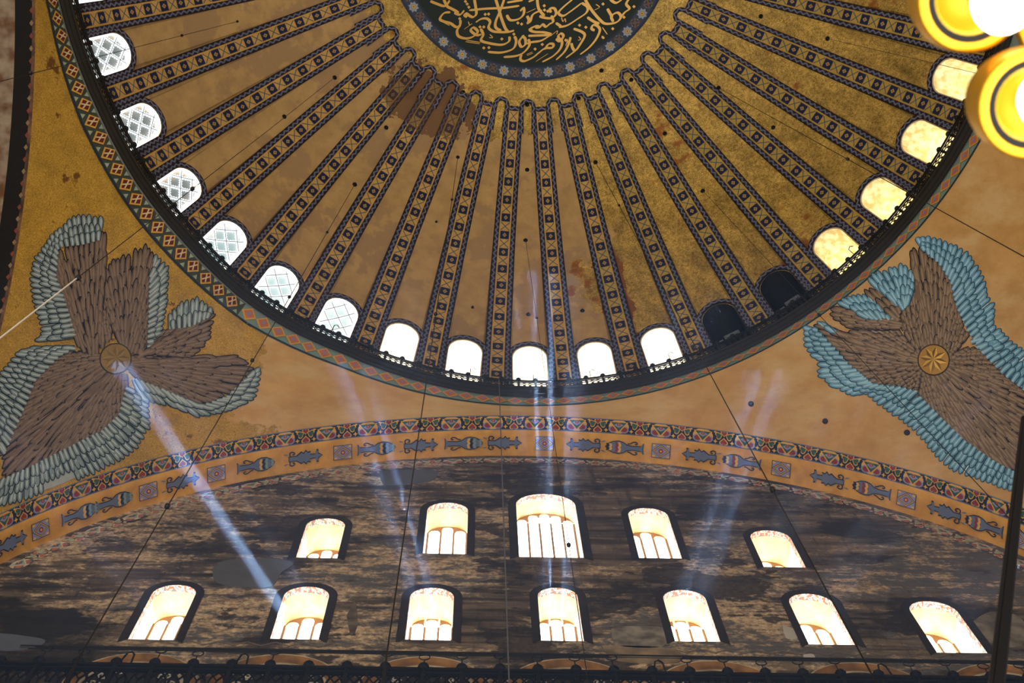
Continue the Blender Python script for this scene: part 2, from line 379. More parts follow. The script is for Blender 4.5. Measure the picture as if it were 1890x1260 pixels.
def latt_mesh(wid, mat, off, zig):
    L = MB()
    for sg in (-1, 1):
        for c in range(-5, 7):
            seg = []
            for k in range(0, 90):
                t = k*.05; x = sg*(-HW+t*.62); z = 1.42+c*.74+t*.8
                w = wid*(1+zig*(1 if k % 2 else -1)*.35)
                if inside(x, z, .03) and z > 2.0: seg.append((x, z, w))
                elif len(seg) > 1: break
            if len(seg) > 1:
                nx, nz = .8*sg*-1, .62; l = hypot(nx, nz); nx /= l; nz /= l
                L.grid([[ds(x-nx*w/2, z-nz*w/2, off), ds(x+nx*w/2, z+nz*w/2, off)] for x, z, w in seg])
    n = 18
    return L
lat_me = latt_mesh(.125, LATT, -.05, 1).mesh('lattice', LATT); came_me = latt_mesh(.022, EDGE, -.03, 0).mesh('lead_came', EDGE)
ring_me = strip([(ds(x, z, -.04), dn(ds(x, z))) for x, z in win_outline(16, HW-.05)], .10, .03, LATT, 'glowing_edge')
inr_me = strip([(ds(x, z, .0), dn(ds(x, z))) for x, z in win_outline(16, HW-.02)], .05, .02, FADC, 'arch_fillet')
DESC = {1: 'topmost latticed dome window at the left edge, grey panes', 2: 'latticed dome window second from the top left, grey panes', 3: 'grey latticed dome window third from the top left', 4: 'pale cyan latticed dome window fourth from the top left', 5: 'bright cyan latticed dome window beside the last grey ones', 6: 'rightmost latticed dome window, almost white',
 7: 'leftmost plain white arched dome window next to the lattices', 8: 'white arched dome window left of the lowest one', 9: 'lowest central arched dome window, blown white', 10: 'white arched dome window right of the lowest central one', 11: 'last white dome window before the two dark ones', 12: 'dark blocked dome window, lower of the two', 13: 'dark blocked dome window, upper of the two',
 14: 'golden lit dome window just above the dark pair', 15: 'golden lit dome window second above the dark pair', 16: 'golden lit dome window below the lower lamp', 17: 'golden lit dome window peeping out between the two lamps', 0: 'latticed dome window above the top left corner', 18: 'golden dome window behind the upper lamp'}
GREYM = plain('grey_metal', lin(120, 126, 134), .5, .3)
for i in range(0, 19):
    phi = AZ[i]; k = dscale(phi); M = rz(phi) @ Matrix.Diagonal((k, k, 1, 1))
    link('panel', panel_me, ceiling, M); link('arched_border', uarc_me, ceiling, rz(phi))
    W = empty('window_%d' % (i+1)); tag(W, DESC[i], 'window', kind='structure')
    base = M @ Vector((0, 15.4, ZSILL)); W.location = base; W.rotation_euler.z = -phi
    LM = local(W) @ M
    link('surround', surr_me, W, LM)
    if i <= 6:
        link('pane', cell[i], W, LM); link('lattice', lat_me, W, LM); link('lead_came', came_me, W, LM); link('glowing_edge', ring_me, W, LM)
    else:
        key = 'd' if i in (12, 13) else ('g' if i > 13 else 'w')
        link('reveal', REV[key], W, LM); link('pane', DP[key], W, LM); (link('arch_fillet', inr_me, W, LM) if key != 'd' else None)
        if key == 'd':
            q = MB(); q.box((.1, 15.05, 2.15), (.5, .08, .06)); q.box((.1, 15.05, 2.55), (.5, .08, .06)); q.box((-.15, 15.05, 2.35), (.06, .08, .45)); q.box((.35, 15.05, 2.35), (.06, .08, .45)); q.box((-.4, 15.1, 2.2), (.3, .2, .12)); q.box((.12, 15.02, 2.35), (.16, .05, .2))
            q.build('metal_vent_frame', GREYM, W, M=LM)
for i in range(-1, 19):
    phi = (AZ[i]+AZ[i+1])/2; k = dscale(phi); kk = min(dscale(AZ[i]), dscale(AZ[i+1]))-.0012
    link('rib', rib_me, ceiling, rz(phi) @ Matrix.Diagonal((kk, kk, 1, 1)))
    link('rib_head_border', top_me, ceiling, rz(phi))

# medallion at the crown
med = empty('medallion', parent=ceiling)
def ondome(u, v, off=.03): # pixel of the photograph -> point on the dome
    d = ray(u, v); c = Vector((0, 0, ZC)); oc = CAMP-c; R = RHO-off
    b = oc.dot(d); q = b*b-(oc.dot(oc)-R*R); return CAMP+d*(-b+sqrt(max(q, 0)))
mg = MB(); mg.grid([[dome(a, th_r(r), .03) for a in full] for r in (.01, 1.5, 3, 4.2, 5.08)]); mg.build('field', plain('dark_green_field', lin(30, 40, 38), .7, 0, .2), med, True)
mg = MB(); mg.grid([[dome(a, th_r(r), o) for a in full] for r, o in ((5.06, .03), (5.08, .05), (5.13, .05))]); mg.grid([[dome(a, th_r(r), o) for a in full] for r, o in ((5.54, .05), (5.6, .05), (5.62, 0))]); mg.build('fillet', plain('slate_line', lin(44, 54, 72)), med, True)
mg = MB(); mg.grid([[dome(a, th_r(r), .04) for a in full] for r in (5.06, 5.2, 5.4, 5.61)]); mg.build('rim', plain('slate_blue_rim', lin(52, 64, 84), .7, 0, .25), med, True)
LIL = plain('pale_lilac_tile', lin(148, 152, 164), .7, 0, .2); BRZ = plain('bronze_tile', lin(112, 84, 66), .7, 0, .25); GLD = Mat('gilded_letter', .45, .25, .5); GLD.col(lin(206, 160, 78)); GLD = GLD.m
st = MB(); P8 = []
for k in range(16): a = 2*pi*k/16; rr = .22 if k % 2 == 0 else .155; P8.append((rr*cos(a), rr*sin(a)))
st.flat(P8, 0); st.flat([(.12, 0), (0, .12), (-.12, 0), (0, -.12)], 1, .012); st.flat([(.085, 0), (0, .085), (-.085, 0), (0, -.085)], 2, .02); st.flat([(.03, 0), (0, .03), (-.03, 0), (0, -.03)], 3, .028)
star_me = st.mesh('star_tile', [LIL, TEALP, YEL, OXB])
cr = MB()
for a in (pi/4, 3*pi/4, 5*pi/4, 7*pi/4):
    d = Vector((cos(a), sin(a))); n = Vector((-d.y, d.x))
    cr.flat([d*.0-n*.025, d*.2-n*.025, d*.2+n*.025, d*.0+n*.025], 0, .001*a); cr.flat([d*.13+n*.085, d*.16+n*.085, d*.16-n*.085, d*.13-n*.085], 0, .01)
cr.flat([(.06, 0), (0, .06), (-.06, 0), (0, -.06)], 0, .015)
for a in range(4): 
    d = Vector((cos(a*pi/2), sin(a*pi/2)))*.16; cr.flat([(d.x+.022, d.y), (d.x, d.y+.022), (d.x-.022, d.y), (d.x, d.y-.022)], 1, .012)
cross_me = cr.mesh('cross_tile', [BRZ, LIL])
def frame_at(p, zax, xax):
    z = zax.normalized(); x = (xax-z*xax.dot(z)).normalized(); y = z.cross(x)
    M = Matrix((x, y, z)).transposed().to_4x4(); M.translation = p; return M
a0 = atan2(*ondome(971, 131).xy)
for k in range(-20, 20):
    a = a0+2*pi*k/76*2
    for da, me in ((0, star_me), (2*pi/76, cross_me)):
        p = dome(a+da, th_r(5.335), .05); 
        if p.y > -1: link(me.name.split('.')[0], me, med, frame_at(p, dn(p), Vector((cos(a+da), -sin(a+da), 0))))
# calligraphy: gilded strokes, read off the photograph (crop 740..1240 at 3.78x)
STK = [[(345,85),(300,92),(272,132),(300,150),(345,162),(385,188),(412,172),(415,138)],[(205,8),(250,26),(308,42),(340,2)],[(298,-6),(322,42),(348,58),(382,76),(402,92)],[(372,88),(412,102),(442,72)],
[(462,118),(444,106),(456,94),(482,112),(506,118),(526,96),(522,52),(512,-8)],[(476,72),(600,60),(720,55),(826,40)],[(660,-8),(682,60),(702,130),(728,196),(748,222)],[(722,-8),(692,76),(662,148),(662,192),(700,214)],
[(738,104),(764,140),(822,132),(856,98),(856,54),(832,78)],[(522,156),(560,132),(600,130),(622,152),(612,192),(644,218),(700,224),(752,222),(790,212)],[(418,172),(392,212),(402,252),(452,268),(502,256),(536,222),(506,192),(488,214),(528,244),(560,240)],
[(556,200),(574,242),(560,282),(620,302),(702,312),(752,290),(758,254)],[(606,362),(702,366),(782,340),(804,288),(792,252)],[(858,244),(826,288),(840,326),(868,308),(866,268),(842,252)],[(716,398),(802,390),(856,366),(896,316),(890,272)],
[(888,250),(942,248),(1046,242),(1000,226),(930,222),(898,204),(942,182),(968,188)],[(1048,240),(982,282),(912,294),(876,306)],[(936,192),(968,190),(988,170),(1012,186),(1036,168),(1062,150),(1050,108)],[(1082,270),(1110,288),(1134,250),(1114,234),(1098,258),(1124,292),(1110,342),(1060,392),(986,432)],
[(842,378),(834,414),(862,426),(922,400),(962,368),(1004,338),(1056,332),(1062,308),(1030,308),(1002,346)],[(1184,258),(1172,302),(1140,362),(1082,418)],[(1204,200),(1262,222),(1282,252),(1242,322),(1216,354),(1150,404)],[(1352,212),(1330,200),(1342,174),(1372,182),(1388,212),(1362,272),(1312,332),(1250,380)],
[(1282,-8),(1332,72),(1392,142),(1432,166),(1502,156),(1534,120),(1512,88),(1468,112),(1482,152)],[(1102,190),(1162,176),(1232,132),(1292,90),(1302,50),(1262,20)],[(1202,-8),(1132,50),(1100,90),(1132,110),(1182,80),(1262,20)],[(1002,112),(962,62),(950,-8)],[(878,166),(902,150),(922,100),(984,70)],[(966,112),(1002,124),(1052,126),(1082,96),(1072,60),(1040,60),(1046,88)],
[(1534,120),(1562,86),(1594,60),(1572,28),(1592,-8)],[(1458,-6),(1500,20),(1544,-6)],[(1440,60),(1460,95),(1475,120)],[(1212,356),(1196,330),(1190,300)],[(1300,120),(1345,150),(1385,165)],[(890,12),(930,-4)],[(740,18),(800,8),(850,0)],[(1080,160),(1120,185)],[(880,110),(892,140),(880,166)]]
THIN = [[(450,290),(552,306)],[(455,280),(556,296)],[(290,152),(340,178)],[(880,388),(922,370)],[(876,380),(918,362)],[(940,430),(1026,374)],[(1040,255),(1090,215),(1086,240)],[(740,20),(820,4)],[(1150,320),(1165,270)],[(620,240),(640,262),(615,262)],[(905,190),(915,205),(902,210)],[(875,90),(940,60)],[(1120,120),(1130,150),(1145,130),(1150,155)],[(470,150),(480,175),(495,165),(440,205)],[(1360,30),(1385,50),(1350,70)],[(1405,190),(1440,240)],[(1400,250),(1420,270)],[(1240,255),(1255,275),(1235,280)]]
DOT = [(578,334),(614,332),(588,100),(612,98),(462,28),(450,10),(474,50),(1246,176),(1166,294),(1150,280),(1002,70),(1024,78),(1410,28),(1626,46),(986,310),(936,342),(788,238),(704,272),(842,168),(816,160),(552,188),(578,188),(410,130),(1000,40),(1290,190),(1478,200),(1556,120),(1410,262)]
def catmull(p, n=5):
    out = []; q = [p[0]]+list(p)+[p[-1]]
    for i in range(1, len(q)-2):
        for k in range(n):
            t = k/n; o = []
            for c in (0, 1):
                a, b, d, e = q[i-1][c], q[i][c], q[i+1][c], q[i+2][c]
                o.append(.5*(2*b+(d-a)*t+(2*a-5*b+4*d-e)*t*t+(3*b-a-3*d+e)*t**3))
            out.append(tuple(o))
    return out+[tuple(p[-1])]
def cc(x, y, off): return ondome(740+x/3.78, y/3.78, off)
def letter(path, w0, name):
    L = MB(); P = catmull(path); rows = []; n = len(P)
    for i, (x, y) in enumerate(P):
        a, b = P[max(i-1, 0)], P[min(i+1, n-1)]; dx, dy = b[0]-a[0], b[1]-a[1]; l = hypot(dx, dy) or 1
        ang = atan2(dy, dx); w = w0*(.45+.55*abs(sin(ang+radians(35))))*(1 if 0 < i < n-1 else .55)
        nx, ny = -dy/l*w/2, dx/l*w/2
        rows.append([cc(x-nx, y-ny, .03), cc(x-nx, y-ny, .075), cc(x+nx, y+ny, .075), cc(x+nx, y+ny, .03)])
    L.grid(rows); L.build(name, GLD, med)
for p in STK: letter(p, 21, 'letter_stroke')
for p in THIN: letter(p, 7, 'vowel_mark')
for x, y in DOT:
    L = MB(); L.poly([cc(x+a, y+b, .075) for a, b in ((12, 0), (0, 12), (-12, 0), (0, -12))]); L.build('letter_dot', GLD, med)

# lamp hooks and dark rosettes on the dome
HOOKS = [(437,40),(618,143),(655,340),(525,215),(845,290),(713,235),(805,410),(1227,246),(1427,235),(1404,30),(1297,352),(872,568),(975,580),(1075,573),(970,443),(1226,86),(1099,299),(1165,147),(1527,71),(1326,162),(973,313),(1068,181),(973,193),(855,170),(775,140),(721,79),(652,18),(1110,130)]
hk = MB(); hk.lathe([(.0, -.1), (.035, -.08), (.05, -.02), (.085, 0), (.09, .02), (0, .02)], 10); hook_me = hk.mesh('hook_rosette', IRON)
for u, v in HOOKS:
    p = ondome(u, v, .02); M = frame_at(p, -dn(p), Vector((1, .01, 0))); link('hook_rosette', hook_me, ceiling, M)

# ------------------------------------------------------------------ cornice ring, diamond band
azr = [radians(-180+3*k) for k in range(121)]
def ringgrid(mb, prof, mi=0): # prof: (dr, z) relative to lip radius
    mb.grid([[Vector(((Rwarp(math.degrees(a))+dr)*sin(a), (Rwarp(math.degrees(a))+dr)*cos(a), z)) for a in azr] for dr, z in prof], mi)
trim1 = MB(); ringgrid(trim1, [(.02, -.06), (-.02, 0), (-.03, .05), (-.10, .10), (-.12, .16), (-.2, .24), (-.22, .38), (-.26, .40), (-.26, .46), (.7, .46)])
t1 = trim1.build('trim_1', DARKST, smooth=False); tag(t1, 'dark stone cornice ring at the foot of the dome', 'cornice', kind='structure')
band = empty('trim_2'); tag(band, 'painted band of diamonds running round beneath the dome cornice', 'painted band', kind='structure')
def bandpt(a, t, off=0): # t 0 at lip, 1 at outer edge
    d = math.degrees(a); r = Rwarp(d)+(R2(d)-Rwarp(d))*t; return Vector(((r-off)*sin(a), (r-off)*cos(a), -.04-.74*t-off*.6))
SPLIT = radians(-37.5)
for lo, hi, mt in ((-180, -37.5, DKGRN), (-37.5, 180, TEALP)):
    B = MB(); aa = [radians(lo+(hi-lo)*k/80) for k in range(81)]; B.grid([[bandpt(a, t) for a in aa] for t in (0, .5, 1)]); B.build('painted_strip', mt, band)
B = MB(); B.grid([[bandpt(a, t, .015) for a in azr] for t in (.9, 1.0)]); B.build('edge_line', plain('dark_blue_line', lin(36, 46, 58)), band)
B = MB(); B.grid([[bandpt(a, t, .015) for a in azr] for t in (.0, .08)]); B.build('edge_line', plain('grey_line', lin(110, 116, 116)), band)
def diamond(a, da, kind):
    D = MB(); c0, c1, c2 = ((YEL, OXB, CREAM) if kind == 'old' else (CREAM if 0 else YEL, SALM, LILAC))
    for sc, mi, off in ((1, 0, .03), (.74, 1, .045)):
        D.poly([bandpt(a-da*sc, .48, off), bandpt(a, .48-.42*sc, off), bandpt(a+da*sc, .48, off), bandpt(a, .48+.42*sc, off)], mi)
    if kind == 'old':
        for s1, s2 in ((1, 1), (1, -1)):
            D.poly([bandpt(a-da*.36, .48-.17*s1*s2, .06), bandpt(a-da*.26, .48-.24*s1*s2, .06), bandpt(a+da*.36, .48+.17*s1*s2, .06), bandpt(a+da*.26, .48+.24*s1*s2, .06)], 2)
    else:
        D.poly([bandpt(a-da*.26, .48, .06), bandpt(a, .48-.13, .06), bandpt(a+da*.26, .48, .06), bandpt(a, .48+.13, .06)], 2)
    D.build('diamond', [c0, c1, c2], band)
a = radians(-37.0); st_ = radians(2.05)
k = 0
while math.degrees(a-k*st_) > -86: 
    if k: diamond(a-k*st_, st_*.43, 'old')
    k += 1
for k in range(0, 56): diamond(a+st_*.25+k*st_, st_*.5, 'new')
# spotted triangles beside the old diamonds
for k in range(0, 23):
    for t in (.2, .76):
        p = a-(k+.5)*st_; D = MB(); D.poly([bandpt(p-st_*.15, t+(.1 if t < .5 else -.1)*-1, .02), bandpt(p, t+(.12 if t < .5 else -.12), .02), bandpt(p+st_*.15, t-(.1 if t < .5 else -.1), .02)]); D.build('corner_leaf', FADG, band)

# railing on the cornice
rail = empty('gallery_railing', (0, 14.72, .46)); tag(rail, 'black openwork iron railing round the dome cornice with knobbed posts', 'railing')
RL = Matrix.Translation(rail.location).inverted()
def rp(a, z, d=0): r = Rwarp(math.degrees(a))-.22+d; return RL @ Vector((r*sin(a), r*cos(a), z))
ra = [radians(-92+2*k) for k in range(93)]
for nm, z, rr in (('top_rail', 1.18, .04), ('bottom_rail', .52, .03), ('middle_rail', 1.0, .02)):
    T = MB(); T.tube([rp(a, z) for a in ra], rr, 6); T.build(nm, IRON, rail)
ND = 82
for k in range(ND):
    a = radians(-90+180*k/(ND-1)); T = MB(); T.tube([rp(a, .46), rp(a, 1.2)], .03, 5); c = rp(a, 1.27); T.lathe([(.0, -.08), (.075, -.05), (.1, 0), (.06, .06), (.0, .1)], 8, 0, c); T.build('post', IRON, rail)
    if k < ND-1:
        b = radians(-90+180*(k+1)/(ND-1)); T = MB(); tri = []
        for q in range(3):
            aa = a+(b-a)*(q+.5)/3; w_ = (b-a)/3*.38
            for zz, hh in ((.68, .15), (.9, .09)):
                T.tube([rp(aa+w_*cos(2*pi*j/8), zz+hh*sin(2*pi*j/8)) for j in range(9)], .018, 4, 0, False)
            T.tube([rp(a+(b-a)*q/3, .52), rp(a+(b-a)*q/3, 1.0)], .016, 4)
        T.build('openwork_panel', IRON, rail)
# hooks standing on the ring rail
for u, v in ((547, 555), (620, 596), (868, 690), (985, 694), (1090, 692), (1235, 655), (1560, 452), (1655, 340)):
    p = at_z(u, v, 1.2); a = atan2(p.x, p.y); T = MB(); T.tube([rp(a, 1.18), rp(a, 1.7, -.1), rp(a+.006, 1.75, -.14), rp(a+.012, 1.6, -.12)], .016, 4); T.build('lamp_hook', IRON, rail)

# ------------------------------------------------------------------ pendentives
YA, XA, ZA, RA = 15.1529, .2132, -16.7766, 15.5472
XE, ZE, RE = 14.95, -16.36, 15.25
XW, ZW, RW = 15.25, -16.5, 15.45
def arris(phi, south=True):
    """phi in (-90..90) degrees from south toward west"""
    a = radians(phi); sx = 1 if phi > 0 else -1; xlim, zc, rc = (XW, ZW, RW) if phi > 0 else (XE, ZE, RE)
    if abs(YA*math.tan(a)) < xlim:
        x = YA*math.tan(a); return Vector((x, YA, ZA+sqrt(max(RA**2-(x-XA)**2, 9))))
    y = xlim/abs(math.tan(a)); return Vector((sx*xlim, y, zc+sqrt(max(rc**2-y*y, 9))))
def pend(phi, t, off=0):
    d = phi; r = R2(d)+.01; A = Vector((r*sin(radians(d)), r*cos(radians(d)), -.77)); B = arris(max(-89.9, min(89.9, d)))
    p = A.lerp(B, t); L = (B-A).length; sag = L*L/(8*20); h = Vector((p.x, p.y, 0)).normalized()
    ax = (B-A).normalized(); n = (h-ax*h.dot(ax)).normalized(); n = n if n.dot(h) > 0 else -n
    return p+n*(4*t*(1-t)*sag)
pv, pf = [], []
walls = {}
for nm, lo, hi, lab in (('wall_southeast', -89.9, 0, 'gold mosaic pendentive at left with a faded six-winged seraph'), ('wall_southwest', 0, 89.9, 'orange ochre pendentive at right with a bright blue and brown six-winged seraph')):
    G = MB(); NP = 60
    G.grid([[pend(lo+(hi-lo)*k/NP, t/14) for k in range(NP+1)] for t in range(15)])
    e = empty(nm); tag(e, lab, 'pendentive', kind='structure'); walls[nm] = e
    G.build('plaster_face', GOLDW, e, True)
    G = MB(); G.grid([[pend(lo+(hi-lo)*k/NP, t/14) for k in range(NP+1)] for t in range(-1, 15)])
    b = len(pv); pv += G.v; pf += [tuple(b+i for i in f) for f in G.f]
BV = BVHTree.FromPolygons(pv, pf)
def onp(u, v, off=.01):
    d = ray(u, v); h, n, i, dist = BV.ray_cast(CAMP, d)
    if h is None: return None
    if n.dot(d) > 0: n = -n
    return h+n*off

# seraphs
FE = {}
def feather_mats(key, a, b, c, bk): FE[key] = [plain(key+'_edge', lin(*a), .8, 0, .2), plain(key+'_feather', lin(*b), .8, 0, .3), plain(key+'_quill', lin(*c), .8, 0, .25)]; FE[key+'_back'] = plain(key+'_ground', lin(*bk), .8, 0, .25)
feather_mats('brown', (26, 18, 14), (112, 90, 68), (144, 120, 94), (40, 30, 24))
feather_mats('blue', (40, 76, 98), (104, 148, 172), (150, 188, 206), (200, 214, 222))
feather_mats('umber', (25, 19, 18), (108, 87, 72), (130, 108, 90), (40, 32, 30))
feather_mats('slate', (36, 46, 50), (118, 132, 134), (168, 176, 176), (150, 154, 152))
def plen(P): return sum(hypot(b[0]-a[0], b[1]-a[1]) for a, b in zip(P, P[1:]))
def pat(P, t):
    L = plen(P)*t
    for a, b in zip(P, P[1:]):
        l = hypot(b[0]-a[0], b[1]-a[1])
        if L <= l or b is P[-1]: 
            k = min(1, L/l) if l else 0; return (a[0]+(b[0]-a[0])*k, a[1]+(b[1]-a[1])*k)
        L -= l
def wing(wall, root, tip, key, w0=11, h0=17, label=None):
    def S(a, b): p, q = pat(root, b), pat(tip, b); return (p[0]+(q[0]-p[0])*a, p[1]+(q[1]-p[1])*a)
    G = MB(); rows = []
    for i in range(9):
        r = [onp(*S(i/8*.84, .05+.9*j/24), .012) for j in range(25)]
        if any(p is None for p in r): r = [p if p is not None else onp(max(-120, min(1930, S(i/8, j/24)[0])), min(1000, S(i/8, j/24)[1]), .012) for j, p in enumerate(r)]
        if any(p is None for p in r): continue
        rows.append(r)
    if len(rows) < 2: return
    G.grid(rows); W = G.build('seraph_wing', FE[key+'_back'], wall)
    depth = sum(hypot(pat(tip, b)[0]-pat(root, b)[0], pat(tip, b)[1]-pat(root, b)[1]) for b in (.1, .3, .5, .7, .9))/5
    nr = max(1, round(depth/h0))
    for i in range(nr):
        a1 = 1-i/nr; a0_ = max(-.08, a1-2.1/nr); L = plen([S(a1, b/20) for b in range(21)]); n = max(2, round(L/w0))
        for j in range(n):
            b = (j+.5+(.5 if i % 2 else 0)*(1 if j < n-1 else 0))/n; b = min(.995, max(.005, b+random.uniform(-.1, .1)/n))
            q = S(a1+random.uniform(-.03, .03), b); p = S(a0_, b); dx, dy = q[0]-p[0], q[1]-p[1]; l = hypot(dx, dy)
            if l < 2 or q[0] > 1905 or q[0] < -15: continue
            nx, ny = -dy/l, dx/l; wd = L/n*1.12; F = MB(); ok = True
            bend = random.uniform(-.06, .06)*l; zo = .02+.05*i/nr+.003*(j % 2)
            for sc, mi, tt, oo in ((1, 0, 1, 0), (.70, 1, .95, .006), (.26, 2, .84, .010)):
                A, Bk = [], []
                for t, wv in ((0, .38), (.35, .46), (.68, .5), (.86, .42), (.96, .22)):
                    t2 = t*tt; c = (p[0]+dx*t2+nx*bend*sin(pi*t2), p[1]+dy*t2+ny*bend*sin(pi*t2)); ww = wd*wv*sc
                    A.append((c[0]+nx*ww, c[1]+ny*ww)); Bk.append((c[0]-nx*ww, c[1]-ny*ww))
                P3 = [onp(x, y, zo+oo) for x, y in A+[(p[0]+dx*tt, p[1]+dy*tt)]+Bk[::-1]]
                if any(x is None for x in P3): ok = False; break
                F.poly(P3, mi)
            if ok: F.build('feather', FE[key], W)
def c5(*P): return [(1480+x/2.52, 420+y/2.52) for x, y in P]
SWW, SEW = walls['wall_southwest'], walls['wall_southeast']
R_ = [
 (c5((560,95),(640,160),(700,240),(735,370),(790,490),(860,590)), c5((520,45),(600,35),(770,100),(828,180),(862,260),(866,310),(905,360),(892,440),(978,520)), 'blue'),
 (c5((790,520),(860,590),(950,680),(1050,760)), c5((930,480),(985,530),(1060,575),(1090,660)), 'blue'),
 (c5((60,470),(150,570),(210,640),(320,735)), c5((5,450),(5,560),(60,610),(75,690),(130,740)), 'blue'),
 (c5((210,640),(320,735),(450,750),(540,775)), c5((75,650),(80,690),(210,780),(290,770),(370,840),(430,885)), 'blue'),
 (c5((540,790),(640,890),(750,1000),(900,1100),(1000,1150)), c5((425,860),(440,890),(520,950),(560,990),(610,1060),(700,1140),(860,1190),(980,1235)), 'blue'),
 (c5((455,380),(500,345)), c5((300,245),(335,205),(400,185),(470,165),(515,195),(532,250)), 'blue'),
 (c5((290,415),(370,425),(440,445)), c5((150,355),(190,320),(260,305),(340,320),(400,385)), 'blue'),
 (c5((190,490),(120,480)), c5((100,440),(60,435)), 'blue'),
 (c5((450,430),(440,475)), c5((290,410),(200,400),(130,365),(130,410),(190,455),(290,465)), 'brown'),
 (c5((430,440),(458,390)), c5((380,340),(275,285),(330,278),(400,290),(442,340)), 'brown'),
 (c5((560,680),(620,695),(690,640),(690,600)), c5((540,800),(640,880),(750,990),(880,1085),(980,1140),(1060,1130),(1070,950),(1050,770),(940,690),(850,570),(770,560)), 'brown'),
 (c5((545,590),(540,620),(565,670)), c5((440,470),(300,475),(180,490),(60,455),(70,500),(150,560),(210,640),(320,735),(450,745),(540,760)), 'brown'),
 (c5((545,600),(600,552),(660,568),(695,610)), c5((445,440),(480,360),(520,300),(527,200),(505,95),(560,95),(640,150),(700,230),(735,370),(750,470),(790,490)), 'brown')]
for a_, b_, c_ in R_: wing(SWW, a_, b_, c_)
L_ = [
 ([(185,440),(150,448),(105,455),(98,510),(118,570),(135,625)], [(190,398),(140,393),(95,430),(58,480),(52,530),(65,580),(75,620),(55,632)], 'slate'),
 ([(278,500),(276,570),(272,650)], [(285,465),(312,490),(310,550),(300,610),(290,650)], 'slate'),
 ([(310,607),(350,600),(385,585)], [(310,580),(335,556),(362,546),(393,568)], 'slate'),
 ([(243,700),(300,722),(370,752),(420,735),(465,690)], [(270,745),(320,752),(370,772),(430,757),(475,735),(482,690),(480,672)], 'slate'),
 ([(140,640),(105,655),(60,700),(30,770),(0,840)], [(60,640),(30,650),(5,680),(-25,720),(-40,780)], 'slate'),
 ([(235,715),(222,770),(190,800),(130,830),(50,870),(0,890)], [(275,735),(278,790),(250,835),(190,870),(110,905),(30,930),(-20,940)], 'slate'),
 ([(258,660),(270,650)], [(300,612),(340,600),(395,575),(397,590),(385,630),(350,664)], 'umber'),
 ([(183,655),(188,690),(215,700),(232,695)], [(130,650),(105,655),(60,700),(30,770),(0,830),(0,880),(60,870),(130,830),(190,800),(222,770),(235,720)], 'umber'),
 ([(240,660),(243,690)], [(275,655),(350,665),(400,672),(435,657),(465,672),(470,685),(440,720),(410,738),(370,752),(330,735),(265,712)], 'umber'),
 ([(213,622),(240,640),(262,655)], [(187,560),(185,500),(215,475),(275,450),(283,470),(280,520),(278,600),(270,640)], 'umber'),
 ([(140,640),(175,640),(203,622)], [(118,560),(100,500),(105,455),(150,445),(190,425),(195,438),(180,480),(178,530),(207,600)], 'umber')]
for a_, b_, c_ in L_: wing(SEW, a_, b_, c_, 10.5, 19)
def face_disc(wall, u, v, r, cols, tilt):
    D = MB()
    e = lambda rr, a: (u+rr*cos(a), v+rr*sin(a)*.97)
    D.poly([onp(*e(r+2.5, 2*pi*k/24), .085) for k in range(24)], 1); D.poly([onp(*e(r, 2*pi*k/24), .095) for k in range(24)], 0)
    o = D.build('face_cover', cols, wall)
    for k in range(8): # folded star facets
        a = 2*pi*k/8+tilt; b = a+pi/8; c = a-pi/8
        for (p, q, mi) in ((a, b, 2), (c, a, 3)):
            F = MB(); F.poly([onp(u, v, .16), onp(*e(r*.96, a), .10), onp(*e(r*.5, q if q != a else p), .12)], 0); F.build('star_facet', cols[mi], o)
gm = [plain('seraph_gold', lin(172, 126, 44), .5, .2), plain('seraph_gold_edge', lin(58, 42, 20)), plain('seraph_gold_light', lin(212, 166, 66), .5, .2), plain('seraph_gold_dark', lin(122, 84, 28), .5, .2)]
face_disc(SWW, 1725, 666, 28, gm, .2)
gm = [plain('seraph_dull_gold', lin(140, 112, 62), .5, .1), plain('seraph_dull_edge', lin(56, 46, 36)), plain('seraph_dull_light', lin(150, 122, 74), .5, .1), plain('seraph_dull_dark', lin(116, 92, 54), .5, .1)]
face_disc(SEW, 211, 664, 28, gm, 0)
for u, v in ((1386, 745), (1523, 777), (1674, 798)):
    p = onp(u, v, .0); h = MB(); h.lathe([(0, .09), (.06, .08), (.09, .0)], 12); n = (CAMP-p).normalized(); p = p+n*.05; h.build('wall_boss', IRON, SWW, M=frame_at(p, n, Vector((1, 0, 0))))

# ------------------------------------------------------------------ south arch soffit and painted motifs
YW = 16.5289
arch = empty('trim_3'); tag(arch, 'painted soffit of the great south arch with fish and heart motifs', 'arch soffit', kind='structure')
def soff(th, d, off=0): # d depth from the arris, th angle on the arch
    r = RA+.01-off; return Vector((XA+r*cos(th), YA+d, ZA+r*sin(th)))
tha = [radians(12+156*k/120) for k in range(121)]
G = MB(); G.grid([[soff(t, d) for t in tha] for d in (0, .47)]); G.build('heart_band', NAVYB, arch)
G = MB(); G.grid([[soff(t, d, o) for t in tha] for d, o in ((.47, .0), (.50, .03), (.8, 0), (1.1, -.02), (YW-YA+.05, 0))]); G.build('fish_band', YBAND, arch, True)
G = MB(); G.grid([[soff(t, d, .02) for t in tha] for d in (.455, .49)]); G.grid([[soff(t, d, .02) for t in tha] for d in (-.005, .03)]); G.build('band_line', GREYB, arch)
def soffit_at(u, v): # pixel -> angle, depth on the soffit cylinder
    d = ray(u, v); ox, oz = CX-XA, CZ-ZA; A = d.x**2+d.z**2; B = ox*d.x+oz*d.z; Cc = ox*ox+oz*oz-RA*RA
    t = (-B+sqrt(B*B-A*Cc))/A; p = CAMP+d*t; return atan2(p.z-ZA, p.x-XA), p.y-YA
